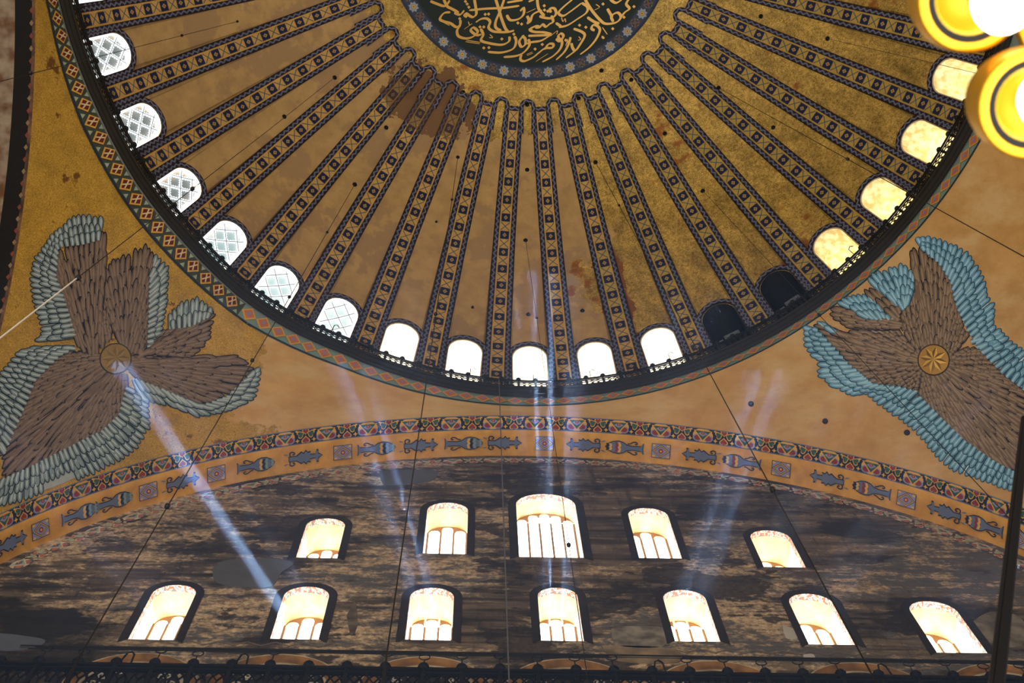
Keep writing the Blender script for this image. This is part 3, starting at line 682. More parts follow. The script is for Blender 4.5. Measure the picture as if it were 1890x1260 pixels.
def soff_frame(th, d, off=.03, flip=1):
    p = soff(th, d, off); n = Vector((-cos(th), 0, -sin(th))); x = Vector((sin(th), 0, -cos(th)))*flip
    return frame_at(p, n, x)
def heart(s, cx=0, cy=0, rot=0, n=18):
    o = []
    for k in range(n):
        t = 2*pi*k/n; x = 16*sin(t)**3/17; y = (13*cos(t)-5*cos(2*t)-2*cos(3*t)-cos(4*t))/17
        o.append((cx+s*(x*cos(rot)-y*sin(rot)), cy+s*(x*sin(rot)+y*cos(rot))))
    return o
def ell(cx, cy, rx, ry, n=16): return [(cx+rx*cos(2*pi*k/n), cy+ry*sin(2*pi*k/n)) for k in range(n)]
def dia(cx, cy, a, b): return [(cx+a, cy), (cx, cy+b), (cx-a, cy), (cx, cy-b)]
# heart tile (0.66 x 0.42) : four hearts meeting
def heart_tile(mats, name):
    T = MB(); z = 0
    for (x, y, rt, mi, s) in ((0, -.125, pi, 1, .105), (0, .14, 0, 1, .085), (-.15, .06, pi/2+.4, 2, .10), (.15, .06, -pi/2-.4, 2, .10)):
        T.flat(heart(s*1.32, x, y, rt), 0, .004); T.flat(heart(s, x, y, rt), mi, .010)
    for sx in (-1, 1):
        T.flat(dia(sx*.24, -.13, .07, .03), 0, .006); T.flat(dia(sx*.24, -.13, .03, .07), 0, .007); T.flat(dia(sx*.26, .16, .05, .03), 0, .006)
    return T.mesh(name, mats)
def lotus_tile(mats, name):
    T = MB()
    T.flat(ell(0, -.0, .29, .215, 20), 0, .003); T.flat(ell(-.16, -.09, .13, .11), 3, .006); T.flat(ell(.16, -.09, .13, .11), 3, .0065); T.flat(ell(-.15, -.085, .095, .08), 1, .009); T.flat(ell(.15, -.085, .095, .08), 1, .0095)
    T.flat([(-.27, .15), (.27, .15), (0, -.21)], 0, .012); T.flat([(-.22, .135), (.22, .135), (0, -.15)], 2, .016); T.flat(dia(0, .05, .14, .085), 3, .02); T.flat(ell(0, .075, .055, .045, 8), 1, .024)
    T.flat(ell(0, .075, .02, .018, 6), 0, .028)
    return T.mesh(name, mats)
hA = lotus_tile([YEL, RED, GREEN, LILAC], 'lotus_motif'); hB = heart_tile([YEL, RED, GREEN], 'heart_motif')
fA = lotus_tile([FADC, FADR, FADG, FADN], 'faded_lotus_motif'); fB = heart_tile([FADC, FADR, FADG], 'faded_heart_motif')
th0, _ = soffit_at(987, 788); dth = .675/RA
for k in range(-30, 31):
    t = th0+k*dth
    if .3 < t < 2.85: o = link('lotus_motif' if k % 2 == 0 else 'heart_motif', hA if k % 2 == 0 else hB, arch, soff_frame(t, .235, .012) @ Matrix.Diagonal((1.12, 1.06, 1, 1)))
# fish and leaf sprays
def fish_me(stripes):
    T = MB(); body = [(.62, 0)]+[(.15+.47*cos(t), .20*sin(t)) for t in [pi*k/10 for k in range(1, 10)]]
    body = [(.62, 0), (.5, .1), (.34, .175), (.16, .2), (0, .165), (-.13, .08), (-.3, .055), (-.6, .07), (-.68, .16), (-.70, .16), (-.68, 0), (-.70, -.16), (-.68, -.16), (-.6, -.07), (-.3, -.055), (-.13, -.08), (0, -.165), (.16, -.2), (.34, -.175), (.5, -.1)]
    cen = [(x*1.035+.0, y+(.028 if y > 0 else -.028 if y < 0 else 0)) for x, y in body]; T.flat(cen, 0, 0); T.flat(body, 1, .006)
    for i, mi in enumerate(stripes):
        x = .10+i*.105; hgt = .17 if i < 3 else .12
        T.flat([(x, hgt), (x+.085, hgt), (x+.045, hgt*.35), (x+.085, 0), (x+.045, -hgt*.35), (x+.085, -hgt), (x, -hgt), (x-.04, -hgt*.35), (x, 0), (x-.04, hgt*.35)], mi, .012)
    for sy in (-1, 1):
        C = [(-.15, .13), (-.25, .15), (-.33, .2), (-.42, .22), (-.5, .18), (-.47, .13), (-.41, .15)]
        w_ = .018
        for p, q in zip(C, C[1:]):
            dx, dy = q[0]-p[0], q[1]-p[1]; l = hypot(dx, dy); n = (-dy/l*w_, dx/l*w_)
            T.flat([(p[0]+n[0], sy*(p[1]+n[1])), (q[0]+n[0], sy*(q[1]+n[1])), (q[0]-n[0], sy*(q[1]-n[1])), (p[0]-n[0], sy*(p[1]-n[1]))], 0, .004)
    return T.mesh('fish_motif', [INK, GREYB, YEL, TEALP, RED, INK])
def spray_me():
    T = MB(); half = [(-.55, .06), (-.5, .07), (-.3, .06), (-.12, .17), (-.04, .12), (.04, .2), (.1, .13), (.2, .15), (.18, .06), (.36, .05), (.4, .17), (.47, .17), (.46, .07), (.62, .0)]
    pts = half+[(x, -y) for x, y in half[::-1][1:]]
    T.flat([(x*1.04, y*1.12+(.02 if y > 0 else -.02 if y < 0 else 0)) for x, y in pts], 0, 0); T.flat(pts, 1, .006)
    for sy in (-1, 1):
        C = [(-.52, .09), (-.54, .19), (-.46, .23), (-.36, .19), (-.38, .13), (-.44, .14)]; w_ = .02
        for p, q in zip(C, C[1:]):
            dx, dy = q[0]-p[0], q[1]-p[1]; l = hypot(dx, dy); n = (-dy/l*w_, dx/l*w_)
            T.flat([(p[0]+n[0], sy*(p[1]+n[1])), (q[0]+n[0], sy*(q[1]+n[1])), (q[0]-n[0], sy*(q[1]-n[1])), (p[0]-n[0], sy*(p[1]-n[1]))], 0, .004)
        T.flat([(-.56, sy*.14), (-.68, sy*.19), (-.76, sy*.18), (-.68, sy*.14)], 1, .004)
    return T.mesh('leaf_spray_motif', [INK, GREYB])
def square_me():
    T = MB(); q = lambda s: [(-s, -s*.72), (s, -s*.72), (s, s*.72), (-s, s*.72)]
    T.flat(q(.33), 0, 0); T.flat(q(.31), 1, .004); T.flat(dia(0, 0, .31, .22), 0, .008); T.flat(dia(0, 0, .28, .2), 2, .011); T.flat(dia(0, 0, .24, .17), 0, .014); T.flat(dia(0, 0, .215, .15), 1, .017); T.flat(ell(0, 0, .085, .08, 10), 3, .02); T.flat(ell(0, 0, .04, .035, 8), 2, .024)
    for sx in (-1, 1):
        for sy in (-1, 1): T.flat([(sx*.2, sy*.21), (sx*.3, sy*.21), (sx*.3, sy*.15), (sx*.2, sy*.15)], 2, .007)
    return T.mesh('square_motif', [INK, LILAC, YEL, RED])
FM = [fish_me([2, 5, 3, 1, 3]), fish_me([2, 4, 1, 2, 5])]; SM = spray_me(); QM = square_me()
for kind, u, v, fl in (('q', 1005, 822, 1), ('s', 930, 819, 1), ('f', 858, 821, 1), ('s', 775, 822, 1), ('f', 697, 826, 1), ('q', 632, 831, 1), ('s', 562, 838, 1), ('f', 474, 851, 1), ('q', 398, 867, 1), ('s', 335, 880, 1), ('q', 272, 896, 1), ('t', 212, 913, 1), ('f', 148, 940, 1), ('q', 73, 972, 1), ('s', 18, 994, 1),
    ('s', 1078, 825, -1), ('f', 1150, 829, -1), ('q', 1220, 835, 1), ('s', 1292, 845, -1), ('f', 1366, 858, -1), ('q', 1442, 867, 1), ('s', 1528, 883, -1), ('f', 1607, 900, -1), ('q', 1674, 919, 1), ('s', 1745, 938, -1), ('f', 1815, 966, -1), ('q', 1880, 990, 1)):
    th, d = soffit_at(u, v); d = .92
    me = {'q': QM, 's': SM, 'f': FM[0 if u < 1000 else 1], 't': FM[0]}[kind]
    link(me.name.split('.')[0], me, arch, soff_frame(th, d, .045, fl) @ Matrix.Diagonal((.92, 1.0, 1, 1)))

# ------------------------------------------------------------------ south tympanum with its windows
LW = [(-9.66,-8.58,-14.38,-11.42), (-6.39,-5.26,-14.24,-11.39), (-3.24,-2.14,-14.17,-11.33), (-.03,.98,-14.1,-11.2), (3.15,4.23,-14.02,-11.2), (6.33,7.45,-14.07,-11.3), (9.3,10.5,-14.38,-11.62)]
UW = [(-6.39,-5.3,-9.57,-6.85), (-3.04,-1.86,-9.15,-5.47), (-.45,1.3,-9.26,-4.62), (2.8,3.96,-9.19,-5.6), (6.1,7.23,-9.64,-7.13)]
def woutline(w, n=14, g=0):
    xl, xr, zb, zt = w; h = (xr-xl)/2; c = (xl+xr)/2; zs = zt-h
    return [(xl-g, zb-g)]+[(c-(h+g)*cos(pi*k/n), zs+(h+g)*sin(pi*k/n)) for k in range(n+1)]+[(xr+g, zb-g)]
south = empty('wall_south', (0, YW, -46.2)); tag(south, 'dark soot-stained tympanum wall pierced by two rows of arched windows', 'wall', kind='structure')
SL = Matrix.Translation(south.location).inverted()
loops = [[(-21, -46.2), (21, -46.2), (21, .45), (-21, .45)]]+[woutline(w)[::-1] for w in LW+UW]
VV = [Vector((x, 0, 0)).__class__((x, z, 0)) for l in loops for x, z in l]
tris = tessellate_polygon([[Vector((x, z, 0)) for x, z in l] for l in loops])
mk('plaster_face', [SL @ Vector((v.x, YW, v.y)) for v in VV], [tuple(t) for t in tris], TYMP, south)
CHK = Mat('checker_glass_mosaic', .6)
_u, _s, _z = CHK.uv(); nq = CHK.noise(CHK.pos(), 11, 2, .5)
CHK.col(CHK.mix(nq.step(.5, .54), CHK.mix(nq.step(.40, .43), lin(150, 160, 176), lin(236, 226, 208)), CHK.mix(nq.step(.6, .62), lin(206, 112, 70), lin(120, 130, 150)))); CHK = CHK.m
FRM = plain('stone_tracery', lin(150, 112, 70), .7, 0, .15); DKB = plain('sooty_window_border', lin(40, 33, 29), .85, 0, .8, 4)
WD = ['leftmost window of the lower row', 'second window of the lower row with a slanting sunbeam', 'third window of the lower row, a wire across it', 'middle window of the lower row', 'fifth window of the lower row', 'sixth window of the lower row beside a pale patch', 'rightmost window of the lower row',
      'leftmost window of the upper row, small and arched', 'second window of the upper row, with three tall lights', 'largest central window of the upper row', 'fourth window of the upper row', 'rightmost window of the upper row, small and arched']
DEP = [.84, .84, .86, .86, .86, .84, .9, .95, .75, .62, .75, .95]
for i, wd in enumerate(LW+UW):
    xl, xr, zb, zt = wd; c = (xl+xr)/2; h = (xr-xl)/2; D = DEP[i]; big = i == 9
    W = empty('window_%d' % (20+i), (c, YW, zb)); tag(W, 'bright arched tympanum window, '+WD[i], 'window', kind='structure'); ML = Matrix.Translation(W.location).inverted()
    o = woutline(wd, 16); sp = .16
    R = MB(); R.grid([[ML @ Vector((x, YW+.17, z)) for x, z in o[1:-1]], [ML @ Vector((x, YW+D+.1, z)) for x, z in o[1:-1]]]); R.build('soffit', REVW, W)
    for q in (o[:2], o[-2:]):
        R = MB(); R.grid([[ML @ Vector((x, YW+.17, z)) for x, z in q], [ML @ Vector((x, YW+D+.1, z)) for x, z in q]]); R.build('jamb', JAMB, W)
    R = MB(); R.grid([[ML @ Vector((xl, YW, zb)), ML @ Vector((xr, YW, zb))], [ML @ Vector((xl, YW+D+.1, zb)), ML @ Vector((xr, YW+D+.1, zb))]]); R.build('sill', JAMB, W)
    R = MB(); R.grid([[ML @ Vector((x, YW-.01, z)) for x, z in o], [ML @ Vector((x, YW+.17, z)) for x, z in o]]); R.build('mosaic_edging', CHK, W)
    ob = woutline(wd, 16, .21 if not big else .24); R = MB(); R.grid([[ML @ Vector((x, YW-.012, z)) for x, z in o], [ML @ Vector((x, YW-.03, z)) for x, z in ob]]); R.build('painted_border', DKB, W)
    # tracery: lights with arched heads
    nl = 5 if big else 3; bw = .055; yb = YW+D; zs = zt-h; lw = (2*h-bw*(nl+1))/nl
    def top(x): return zs+sqrt(max(h*h-(x-c)**2, 0))
    heads = []
    for k in range(nl):
        x0 = xl+bw+k*(lw+bw); x1 = x0+lw; xm = (x0+x1)/2; hd = min(top(x0+.03), top(x1-.03))-.03-(.0 if i >= 7 else .0); heads.append((x0, x1, hd-lw/2 if hd-lw/2 > zb else zb+.2))
    T = MB()
    # head plate with arched cut-outs: fill columns
    for k, (x0, x1, z0) in enumerate(heads):
        a, b = [], []
        for q in range(9):
            x = x0+(x1-x0)*q/8; a.append(ML @ Vector((x, yb, z0+sqrt(max((lw/2)**2-(x-(x0+x1)/2)**2, 0))))); b.append(ML @ Vector((x, yb, max(top(x), z0))))
        T.grid([a, b])
    if i not in (2, 3, 4):
        for k in range(nl+1):
            xa_ = max(xl+.001, xl+k*(lw+bw)); xb_ = min(xr-.001, xa_+bw); zl_ = min(heads[max(0, k-1)][2], heads[min(k, nl-1)][2])-.05
            T.grid([[ML @ Vector((xa_, yb, zl_)), ML @ Vector((xb_, yb, zl_))], [ML @ Vector((xa_, yb, max(top(xa_), zl_))), ML @ Vector((xb_, yb, max(top(xb_), zl_)))]])
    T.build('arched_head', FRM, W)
    for k in range(nl+1):
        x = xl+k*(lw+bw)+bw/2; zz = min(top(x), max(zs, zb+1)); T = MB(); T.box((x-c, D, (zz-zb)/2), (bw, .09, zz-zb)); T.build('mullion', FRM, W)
    zm = zb+(zs-zb)*(.42 if i < 7 else .5)
    if i < 7: 
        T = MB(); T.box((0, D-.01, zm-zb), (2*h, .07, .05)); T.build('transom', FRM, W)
    pm_ = PANEW if i < 7 else PANE
    for k, (x0, x1, z0) in enumerate(heads):
        parts_ = [(zb, zm), (zm, z0)] if i < 7 else [(zb, z0)]
        for (za_, zb_) in parts_:
            if i == 1 and k == 0 and za_ == zm: # pane cut short, a gap added to let the sunbeam in
                za2 = zb_-.16; P_ = MB(); P_.poly([ML @ Vector(p) for p in ((x0, yb+.03, za_), (x1, yb+.03, za_), (x1, yb+.03, za2), (x0, yb+.03, za2))]); P_.build('pane', pm_, W); continue
            P_ = MB(); P_.poly([ML @ Vector(p) for p in ((x0, yb+.03, za_), (x1, yb+.03, za_), (x1, yb+.03, zb_), (x0, yb+.03, zb_))]); P_.build('pane', pm_, W)
        if not (i == 1 and k == 0):
            gap = {2: .11, 4: .13}.get(i, 0) if k == 1 else (.08 if i == 3 else 0)  # slits added in some head panes to let faint beams in
            P_ = MB(); P_.poly([ML @ Vector((x0+(lw-0)*q/8, yb+.03, z0+sqrt(max((lw/2)**2-(lw*q/8-lw/2)**2, 0))*(1-gap*3 if gap else 1))) for q in range(9)]); P_.build('head_pane', pm_, W)
# faded heart band on the wall under the soffit
def wall_arc(th, dr, off): r = RA-dr; return SL @ Vector((XA+r*cos(th), YW-off, ZA+r*sin(th)))
for k in range(-26, 27):
    t = th0+k*dth
    p = wall_arc(t, .47, .02); n = Vector((0, -1, 0)); x = Vector((sin(t), 0, -cos(t)))
    s = 1.0
    link('faded_lotus_motif' if k % 2 == 0 else 'faded_heart_motif', fA if k % 2 == 0 else fB, south, frame_at(p, n, x) @ Matrix.Diagonal((1.1, 1, 1, 1)))
# grey repair patches and pale lime patches on the plaster
def patch(pts, name, mat, off=.02):
    Pp = catmull([p for p in pts]+[pts[0]], 4)[:-1]; q = [at_y(u, v, YW-off) for u, v in Pp]; G = MB()
    P3 = [Vector((p.x, p.z, 0)) for p in q]; tr = tessellate_polygon([P3]); ctr = len(q)
    for p in q: G.v.append(SL @ p); G.uv.append((0, 0))
    for t in tr: G.f.append(tuple(t)); G.mi.append(0)
    back = len(G.v)
    for p in q: G.v.append(SL @ (p+Vector((0, off+.01, 0)))); G.uv.append((0, 0))
    for k in range(ctr): G.f.append((k, (k+1) % ctr, back+(k+1) % ctr, back+k)); G.mi.append(0)
    G.build(name, mat, south)
GREYP = plain('grey_cement', lin(84, 84, 88), .85, 0, .25, 2); LIME = plain('pale_limewash', lin(176, 168, 160), .85, 0, .3, 3); TANP = TYMP
patch([(392,1050),(410,1035),(460,1030),(520,1032),(542,1040),(520,1055),(500,1082),(450,1082),(400,1074)], 'cement_patch', GREYP)
patch([(700,868),(760,866),(805,868),(800,885),(760,892),(710,893)], 'cement_patch', GREYP)
patch([(1444,1152),(1450,1174),(1468,1178),(1476,1172),(1470,1162),(1458,1158)], 'lime_patch', LIME); patch([(1482,1208),(1498,1206),(1504,1212),(1486,1214)], 'lime_patch', LIME)
patch([(1128,1160),(1160,1155),(1228,1158),(1232,1180),(1215,1194),(1140,1190)], 'worn_lime_patch', m_band('worn_lime', lin(150, 140, 126), lin(70, 62, 58)))
patch([(0,1168),(40,1172),(82,1180),(70,1192),(10,1200),(-20,1190)], 'cement_patch', plain('blue_grey_cement', lin(84, 86, 96)))
patch([(1790,1150),(1830,1128),(1885,1140),(1895,1185),(1840,1190)], 'worn_lime_patch', m_band('worn_pale', lin(140, 130, 114), lin(80, 70, 60)))
patch([(640,1135),(655,1110),(660,1150),(648,1172)], 'lime_patch', m_band('worn_streak', lin(120, 104, 84), lin(60, 52, 46)))
patch([(1110,1190),(1240,1196),(1250,1222),(1140,1218)], 'worn_lime_patch', m_band('worn_tan', lin(150, 128, 100), lin(96, 82, 66)))
# zigzag painted line above the lower ledge
ZIG = plain('faded_zigzag_paint', lin(112, 98, 84), .85, 0, .5, 5)
x = -9; 
for k in range(32):
    if 12 <= k <= 14: continue
    xa = -9.2+.66*k; z0, z1 = -14.62, -14.44; G = MB()
    for (p, q) in (((xa, z0), (xa+.33, z1)), ((xa+.33, z1), (xa+.66, z0))):
        dx, dz = q[0]-p[0], q[1]-p[1]; l = hypot(dx, dz); n = (-dz/l*.022, dx/l*.022)
        G.poly([SL @ Vector((a, YW-.015, b)) for a, b in ((p[0]+n[0], p[1]+n[1]), (q[0]+n[0], q[1]+n[1]), (q[0]-n[0], q[1]-n[1]), (p[0]-n[0], p[1]-n[1]))])
    G.build('zigzag_line', ZIG, south)
# ledge and blind arches
L = MB(); L.box((0, -.02, 46.2-14.84), (24, .05, .04)); L.box((0, -.01, 46.2-14.92), (24, .03, .03)); L.build('ledge_moulding', DARKST, south)
OCH = m_band('stained_ochre_archivolt', lin(150, 104, 52), lin(96, 66, 36)); PALE = m_band('pale_arch_edge', lin(196, 180, 156), lin(130, 116, 100)); TYD = plain('dark_arch_field', lin(40, 36, 34)); SCR = plain('pale_scroll_stone', lin(190, 180, 168), .8, 0, .2)
for cx_, dd in ((-9.08, .05), (-5.95, 0), (-2.69, 0), (.52, 0), (3.85, -.02), (7.15, -.05), (10.4, -.1)):
    z1 = -15.15-dd; R_o = 1.52; zc = z1-R_o; A = empty('blind_arch', (cx_, -.0, 46.2+zc), parent=south)
    def arc(r0, r1, y0, y1, n=24): return [[Vector((r*cos(pi*k/n), y, r*sin(pi*k/n))) for k in range(n+1)] for r, y in ((r0, y0), (r1, y1))]
    G = MB(); G.grid(arc(R_o, R_o-.06, -.02, -.12)); G.grid(arc(R_o-.06, R_o-.1, -.12, -.12)); G.build('archivolt_edge', PALE, A)
    G = MB(); G.grid([arc(R_o-.1, 0, -.12, 0)[0]]+[arc(R_o-.2, 0, -.05, 0)[0], arc(R_o-.36, 0, -.03, 0)[0]]); G.build('archivolt', OCH, A)
    G = MB(); G.grid([arc(R_o-.36, 0, -.06, 0)[0], arc(R_o-.44, 0, -.06, 0)[0]]); G.build('inner_archivolt', PALE, A)
    G = MB(); G.grid([arc(R_o-.44, 0, -.02, 0)[0], arc(.02, 0, -.02, 0)[0]]); G.build('arch_field', TYD, A)
    for k in range(7):
        a = pi*(k+.5)/7; cxx, czz = .86*cos(a), .86*sin(a); G = MB()
        G.tube([Vector((cxx+(.03+.13*q/14)*cos(a+q*.7), -.04, czz+(.03+.13*q/14)*sin(a+q*.7))) for q in range(15)], .022, 4); G.build('scroll', SCR, A)

# ------------------------------------------------------------------ walkway railing at the foot of the tympanum
walk = empty('trim_4'); tag(walk, 'stone walkway ledge at the foot of the tympanum', 'ledge', kind='structure')
G = MB(); G.box((0, 16.0, -18.75), (30, 1.2, .3)); G.build('ledge', DARKST, walk)
r2 = empty('walkway_railing', (0, 15.6, -18.6)); tag(r2, 'black iron railing with ring holders along the bottom edge of the picture', 'railing')
ZT = 1.22; tilt = .009
for nm, z, hh in (('top_rail', ZT, .09), ('middle_rail', ZT-.18, .05), ('bottom_rail', .1, .08)):
    G = MB(); G.box((0, 0, z), (27, .1, hh)); G.build(nm, IRON, r2)
posts = [-12.4+.81*k*1.0 for k in range(31)]
for k, x in enumerate(posts):
    G = MB(); G.box((x, 0, ZT/2), (.09, .09, ZT)); G.lathe([(.0, -.02), (.12, .0), (.14, .06), (.09, .11), (.11, .15), (.05, .2), (0, .22)], 8, 0, (x, 0, ZT+.02)); G.build('post', IRON, r2)
    if k < 30:
        G = MB()
        for q in range(2):
            xc = x+.81*(q+.5)/2
            G.tube([(xc+.17*cos(pi*j/8), 0, .5+.42*sin(pi*j/8)) for j in range(9)], .03, 4); G.tube([(xc-.2, 0, ZT-.2), (xc, 0, .62), (xc+.2, 0, ZT-.2)], .028, 4); G.tube([(xc, 0, .1), (xc, 0, .62)], .025, 4)
        G.build('openwork_panel', IRON, r2)
    if k % 1 == 0 and 1 < k < 29 and k not in (4, 7, 9, 10, 18, 24):
        hgt = .52+.06*((k*7) % 3-1); G = MB(); G.tube([(x, 0, ZT+.2), (x, 0, ZT+hgt)], .014, 4); G.tube([(x+.12*sin(2*pi*j/10), 0, ZT+hgt+.12-.12*cos(2*pi*j/10)) for j in range(11)], .016, 4, 0, False); G.build('ring_holder', IRON, r2)
    elif k in (4, 7, 18, 24):
        G = MB(); G.tube([(x+.05, 0, ZT+.1), (x+.12, 0, ZT+.55), (x+.2, 0, ZT+.62), (x+.28, 0, ZT+.5), (x+.3, 0, ZT+.1)], .022, 5); G.build('bent_hook', IRON, r2)

# ------------------------------------------------------------------ east arch beyond the left pendentive, closing walls
ea = empty('trim_5'); tag(ea, 'edge of the east arch at far left, dark ornament border then bare stone', 'arch soffit', kind='structure')
te = [radians(20+150*k/90) for k in range(91)]
def es(t, d, o=0): return Vector((-XE-d, (RE-o)*cos(t), ZE+(RE-o)*sin(t)))
for nm, d0, d1, mt in (('arris_ornament', 0, .10, m_band('rusty_ornament', lin(120, 84, 60), lin(50, 34, 30))), ('dark_border', .10, .60, plain('shaded_border', lin(20, 17, 16), .85, 0, .5, 5)), ('bare_stone', .60, 5, m_band('patchy_bare_stone', lin(150, 132, 112), lin(96, 62, 36)))):  # shadow on the border is put into its near-black colour
    G = MB(); G.grid([[es(t, d0) for t in te], [es(t, d1) for t in te]]); G.build(nm, mt, ea)
G = MB()
for k in range(60):
    t = radians(40+1.4*k); q = [es(t-.006, .11, .02), es(t, .05, .02), es(t+.006, .11, .02), es(t, .17, .02)]; G.poly(q, k % 2)
o = G.build('ornament_leaf', [plain('dull_red_leaf', lin(120, 60, 46)), plain('dull_tan_leaf', lin(132, 104, 76))], ea); o['kind'] = 'stuff'
def shell(name, vs, lab, cat, mat=PLASTER):
    o = mk(name, vs, [(0, 1, 2, 3)], mat); tag(o, lab, cat, kind='structure')
shell('floor', [(-21, -21, -46.2), (21, -21, -46.2), (21, 16.6, -46.2), (-21, 16.6, -46.2)], 'grey marble floor of the nave far below', 'floor', plain('grey_marble', lin(130, 126, 120), .4))
shell('wall_north', [(-21, -21, -46.2), (21, -21, -46.2), (21, -21, .46), (-21, -21, .46)], 'plain masonry wall behind the viewer', 'wall')
shell('wall_east', [(-21, -21, -46.2), (-21, 16.6, -46.2), (-21, 16.6, .46), (-21, -21, .46)], 'stone wall closing the nave at far left', 'wall')
shell('wall_west', [(21, -21, -46.2), (21, 16.6, -46.2), (21, 16.6, .46), (21, -21, .46)], 'stone wall closing the nave at far right', 'wall')
G = MB(); G.grid([[Vector((15.3*sin(a), 15.3*cos(a), .45)) for a in full], [Vector((min(21, max(-21, 30*sin(a))), min(16.7, max(-21, 30*cos(a))), .45)) for a in full]]); o = G.build('trim_6', PLASTER); tag(o, 'unseen flat plate added behind the dome cornice to shut out light', 'ledge', kind='structure')  # added unseen plate, closes the room round the dome against outside light

# ------------------------------------------------------------------ hanging wires
kn = MB(); kn.lathe([(0, -.06), (.04, -.03), (.045, .02), (.02, .07), (0, .08)], 8); knot_me = kn.mesh('knot', WIRE)
def wire(u, v, label, mat=WIRE, r=.010, zb=-40, knots=(.2, .45, .7), top=None, cut=0):
    p = top or ondome(u, v, .05); Wv = empty('hanging_wire', (p.x, p.y, zb)); tag(Wv, label, 'wire', 'chandelier wires hanging from the dome')
    T = MB(); H_ = p.z-zb; zc_ = H_*cut
    T.tube([(0, 0, zc_), (.02, .01, (H_+zc_)*.5), (0, 0, H_)], r, 5); T.build('strand', WIRE if cut else mat, Wv)
    if cut: T = MB(); T.tube([(0, 0, 0), (0, 0, zc_)], r*1.3, 5); T.build('lit_strand', mat, Wv)  # lower strand painted pale where light catches the wire
    for k in knots: link('knot', knot_me, Wv, Matrix.Translation((.01, 0, (p.z-zb)*k)))
wire(655, 340, 'dark wire slanting from lower left past the sunbeam into the dome', knots=(.33, .5, .62, .8))
wire(845, 290, 'black wire crossing the third lower window', knots=(.35, .5, .66, .8))
wire(970, 443, 'thin wire just right of the central window', r=.008, knots=(.4, .6, .75))
wire(1099, 299, 'wire slanting down across the right side of the tympanum', knots=(.3, .45, .62, .8))
wire(0, 0, 'thick grey cable hanging from the cornice beside the central window', mat=plain('grey_cable', lin(92, 90, 98)), r=.016, knots=(), top=at_z(921, 700, .5))
wire(618, 143, 'wire, its lower part painted pale as lit, crossing the left seraph to the picture edge', LIT_WIRE, .008, knots=(.30, .46), cut=.3)
wire(437, 40, 'short thin wire beside the topmost left window', r=.008, knots=(.5, .8))
wire(1326, 162, 'thin wire running right across the gold mosaic to the frame edge', r=.010, knots=(.35, .6))
wire(1527, 71, 'very thin wire passing behind the lamps at upper right', r=.007, knots=(.5,))
wire(1297, 352, 'very thin wire beneath the gold mosaic of the right ribs', r=.008, knots=(.6,))

# ------------------------------------------------------------------ lamps of a hanging chandelier, near the viewer
BRASS = Mat('polished_brass', .28, .85, .5); BRASS.col(lin(226, 168, 40)); BRASS = BRASS.m
AMB = Mat('amber_dish', .35, .4, .5); AMB.col(lin(186, 150, 24)); AMB.put('Emission Color', (1, .75, .06, 1)); AMB.put('Emission Strength', .06); AMB = AMB.m  # dish glows faintly by itself, adding to the bulb's light on it
BULB = glow('lit_bulb', (1, .93, .74, 1), 5)
def along(u, v, dist): return CAMP+ray(u, v)*dist
LA, LB = along(1793, -4, 2.75), along(1906, 192, 2.7)
ch = empty('chandelier', (LA+LB)/2); tag(ch, 'brass chandelier arm with two lit bulbs in round brass cups at the top right corner', 'chandelier'); CL = Matrix.Translation(ch.location).inverted()
def ring(R, r, n=32, k=8): return [(R+r*cos(2*pi*j/k), r*sin(2*pi*j/k)) for j in range(k+1)]
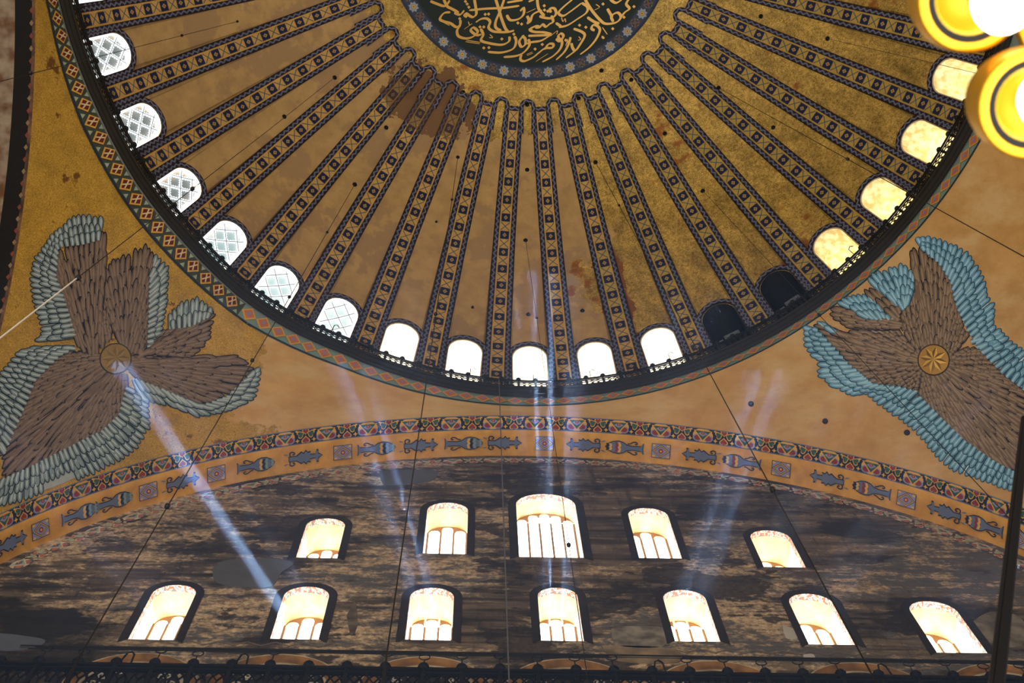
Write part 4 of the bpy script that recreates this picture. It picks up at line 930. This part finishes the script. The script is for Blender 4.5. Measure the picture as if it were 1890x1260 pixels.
for P_, d in ((LA, Vector((.052, .006, 0))), (LB, Vector((.024, -.01, 0)))):
    c = CL @ P_; G = MB(); G.lathe(ring(.088, .010), 36, 0, c); G.lathe([(.096, .0), (.098, .05), (.085, .11), (.05, .15), (.02, .17), (0, .17)], 36, 0, c)
    cup = G.build('lamp_cup', BRASS, ch, True)
    G = MB(); G.lathe([(.068, .002), (.064, .0), (.060, .012), (.05, .045), (.02, .06), (0, .062)], 32, 0, c); G.build('inner_dish', AMB, cup, True); G = MB(); G.lathe([(.0795, -.002), (.066, -.001)], 32, 0, c); G.build('gap_shade', REVD, cup)  # dark ring painted in for the shade between rim and dish
    G = MB(); cc_ = c+d+Vector((0, 0, -.02)); G.lathe([(0, -.06), (.026, -.056), (.048, -.036), (.058, 0), (.050, .03), (.028, .06), (.014, .08), (0, .08)], 20, 0, cc_); G.build('bulb', BULB, cup, True)
    G = MB(); G.lathe([(.018, .0), (.018, .05), (0, .05)], 12, 0, c+d*.6+Vector((0, 0, .02))); G.build('socket', BRASS, cup)
    l = bpy.data.lights.new('bulb_light', 'POINT'); l.energy = .06; l.color = (1, .8, .5); l.shadow_soft_size = .045; lo = bpy.data.objects.new('bulb_light', l); COL.objects.link(lo); lo.location = P_+d+Vector((0, 0, -.09))
G = MB(); a1, a2 = CL @ along(1876, 20, 2.95), CL @ along(1960, 210, 2.95); G.tube([a1, (a1+a2)/2, a2], .02, 10); G.tube([CL @ (LA+Vector((0, 0, .17))), a1], .012, 8); G.tube([CL @ (LB+Vector((0, 0, .17))), (a1+a2)/2], .012, 8); G.build('arm', BRASS, ch, True)
rod = empty('chandelier_rod', along(1845, 1240, 6.2)); tag(rod, 'thick dark iron chandelier rod slanting up the lower right edge', 'rod'); RM = Matrix.Translation(rod.location).inverted()
p0, p1 = along(1836, 1290, 6.0), along(1892, 770, 8.6); sd = CR*.018
G = MB(); G.tube([RM @ (p0-sd), RM @ (p1-sd*.6)], [.016, .012], 8); G.build('bar', IRON, rod)
G = MB(); G.tube([RM @ (p0+sd*.5), RM @ (p1+sd*.6)], [.026, .020], 8); G.build('bar', IRON, rod)
G = MB(); G.tube([RM @ (p0-sd*.3+CF*.05), RM @ ((p0+p1)/2-sd*1.2), RM @ (p1+sd*.2)], .006, 5); G.build('cable', plain('brown_cable', lin(90, 70, 48)), rod)

# ------------------------------------------------------------------ dusty haze in front of the tympanum, where the sunbeam shows
hz = bpy.data.materials.new('dusty_air'); hz.use_nodes = True; t = hz.node_tree; t.nodes.remove(t.nodes['Principled BSDF'])
vs_ = t.nodes.new('ShaderNodeVolumeScatter'); vs_.inputs['Color'].default_value = (.34, .54, 1, 1); vs_.inputs['Density'].default_value = .0065; vs_.inputs['Anisotropy'].default_value = .1
t.links.new(vs_.outputs[0], t.nodes['Material Output'].inputs['Volume'])
H = MB(); H.box((0, 0, 0), (22, 9.4, 19)); ho = H.build('dusty_haze', hz); ho.location = (0, 11.72, -19.0); tag(ho, 'faint bluish dust haze hanging before the tympanum windows', 'haze', kind='stuff')
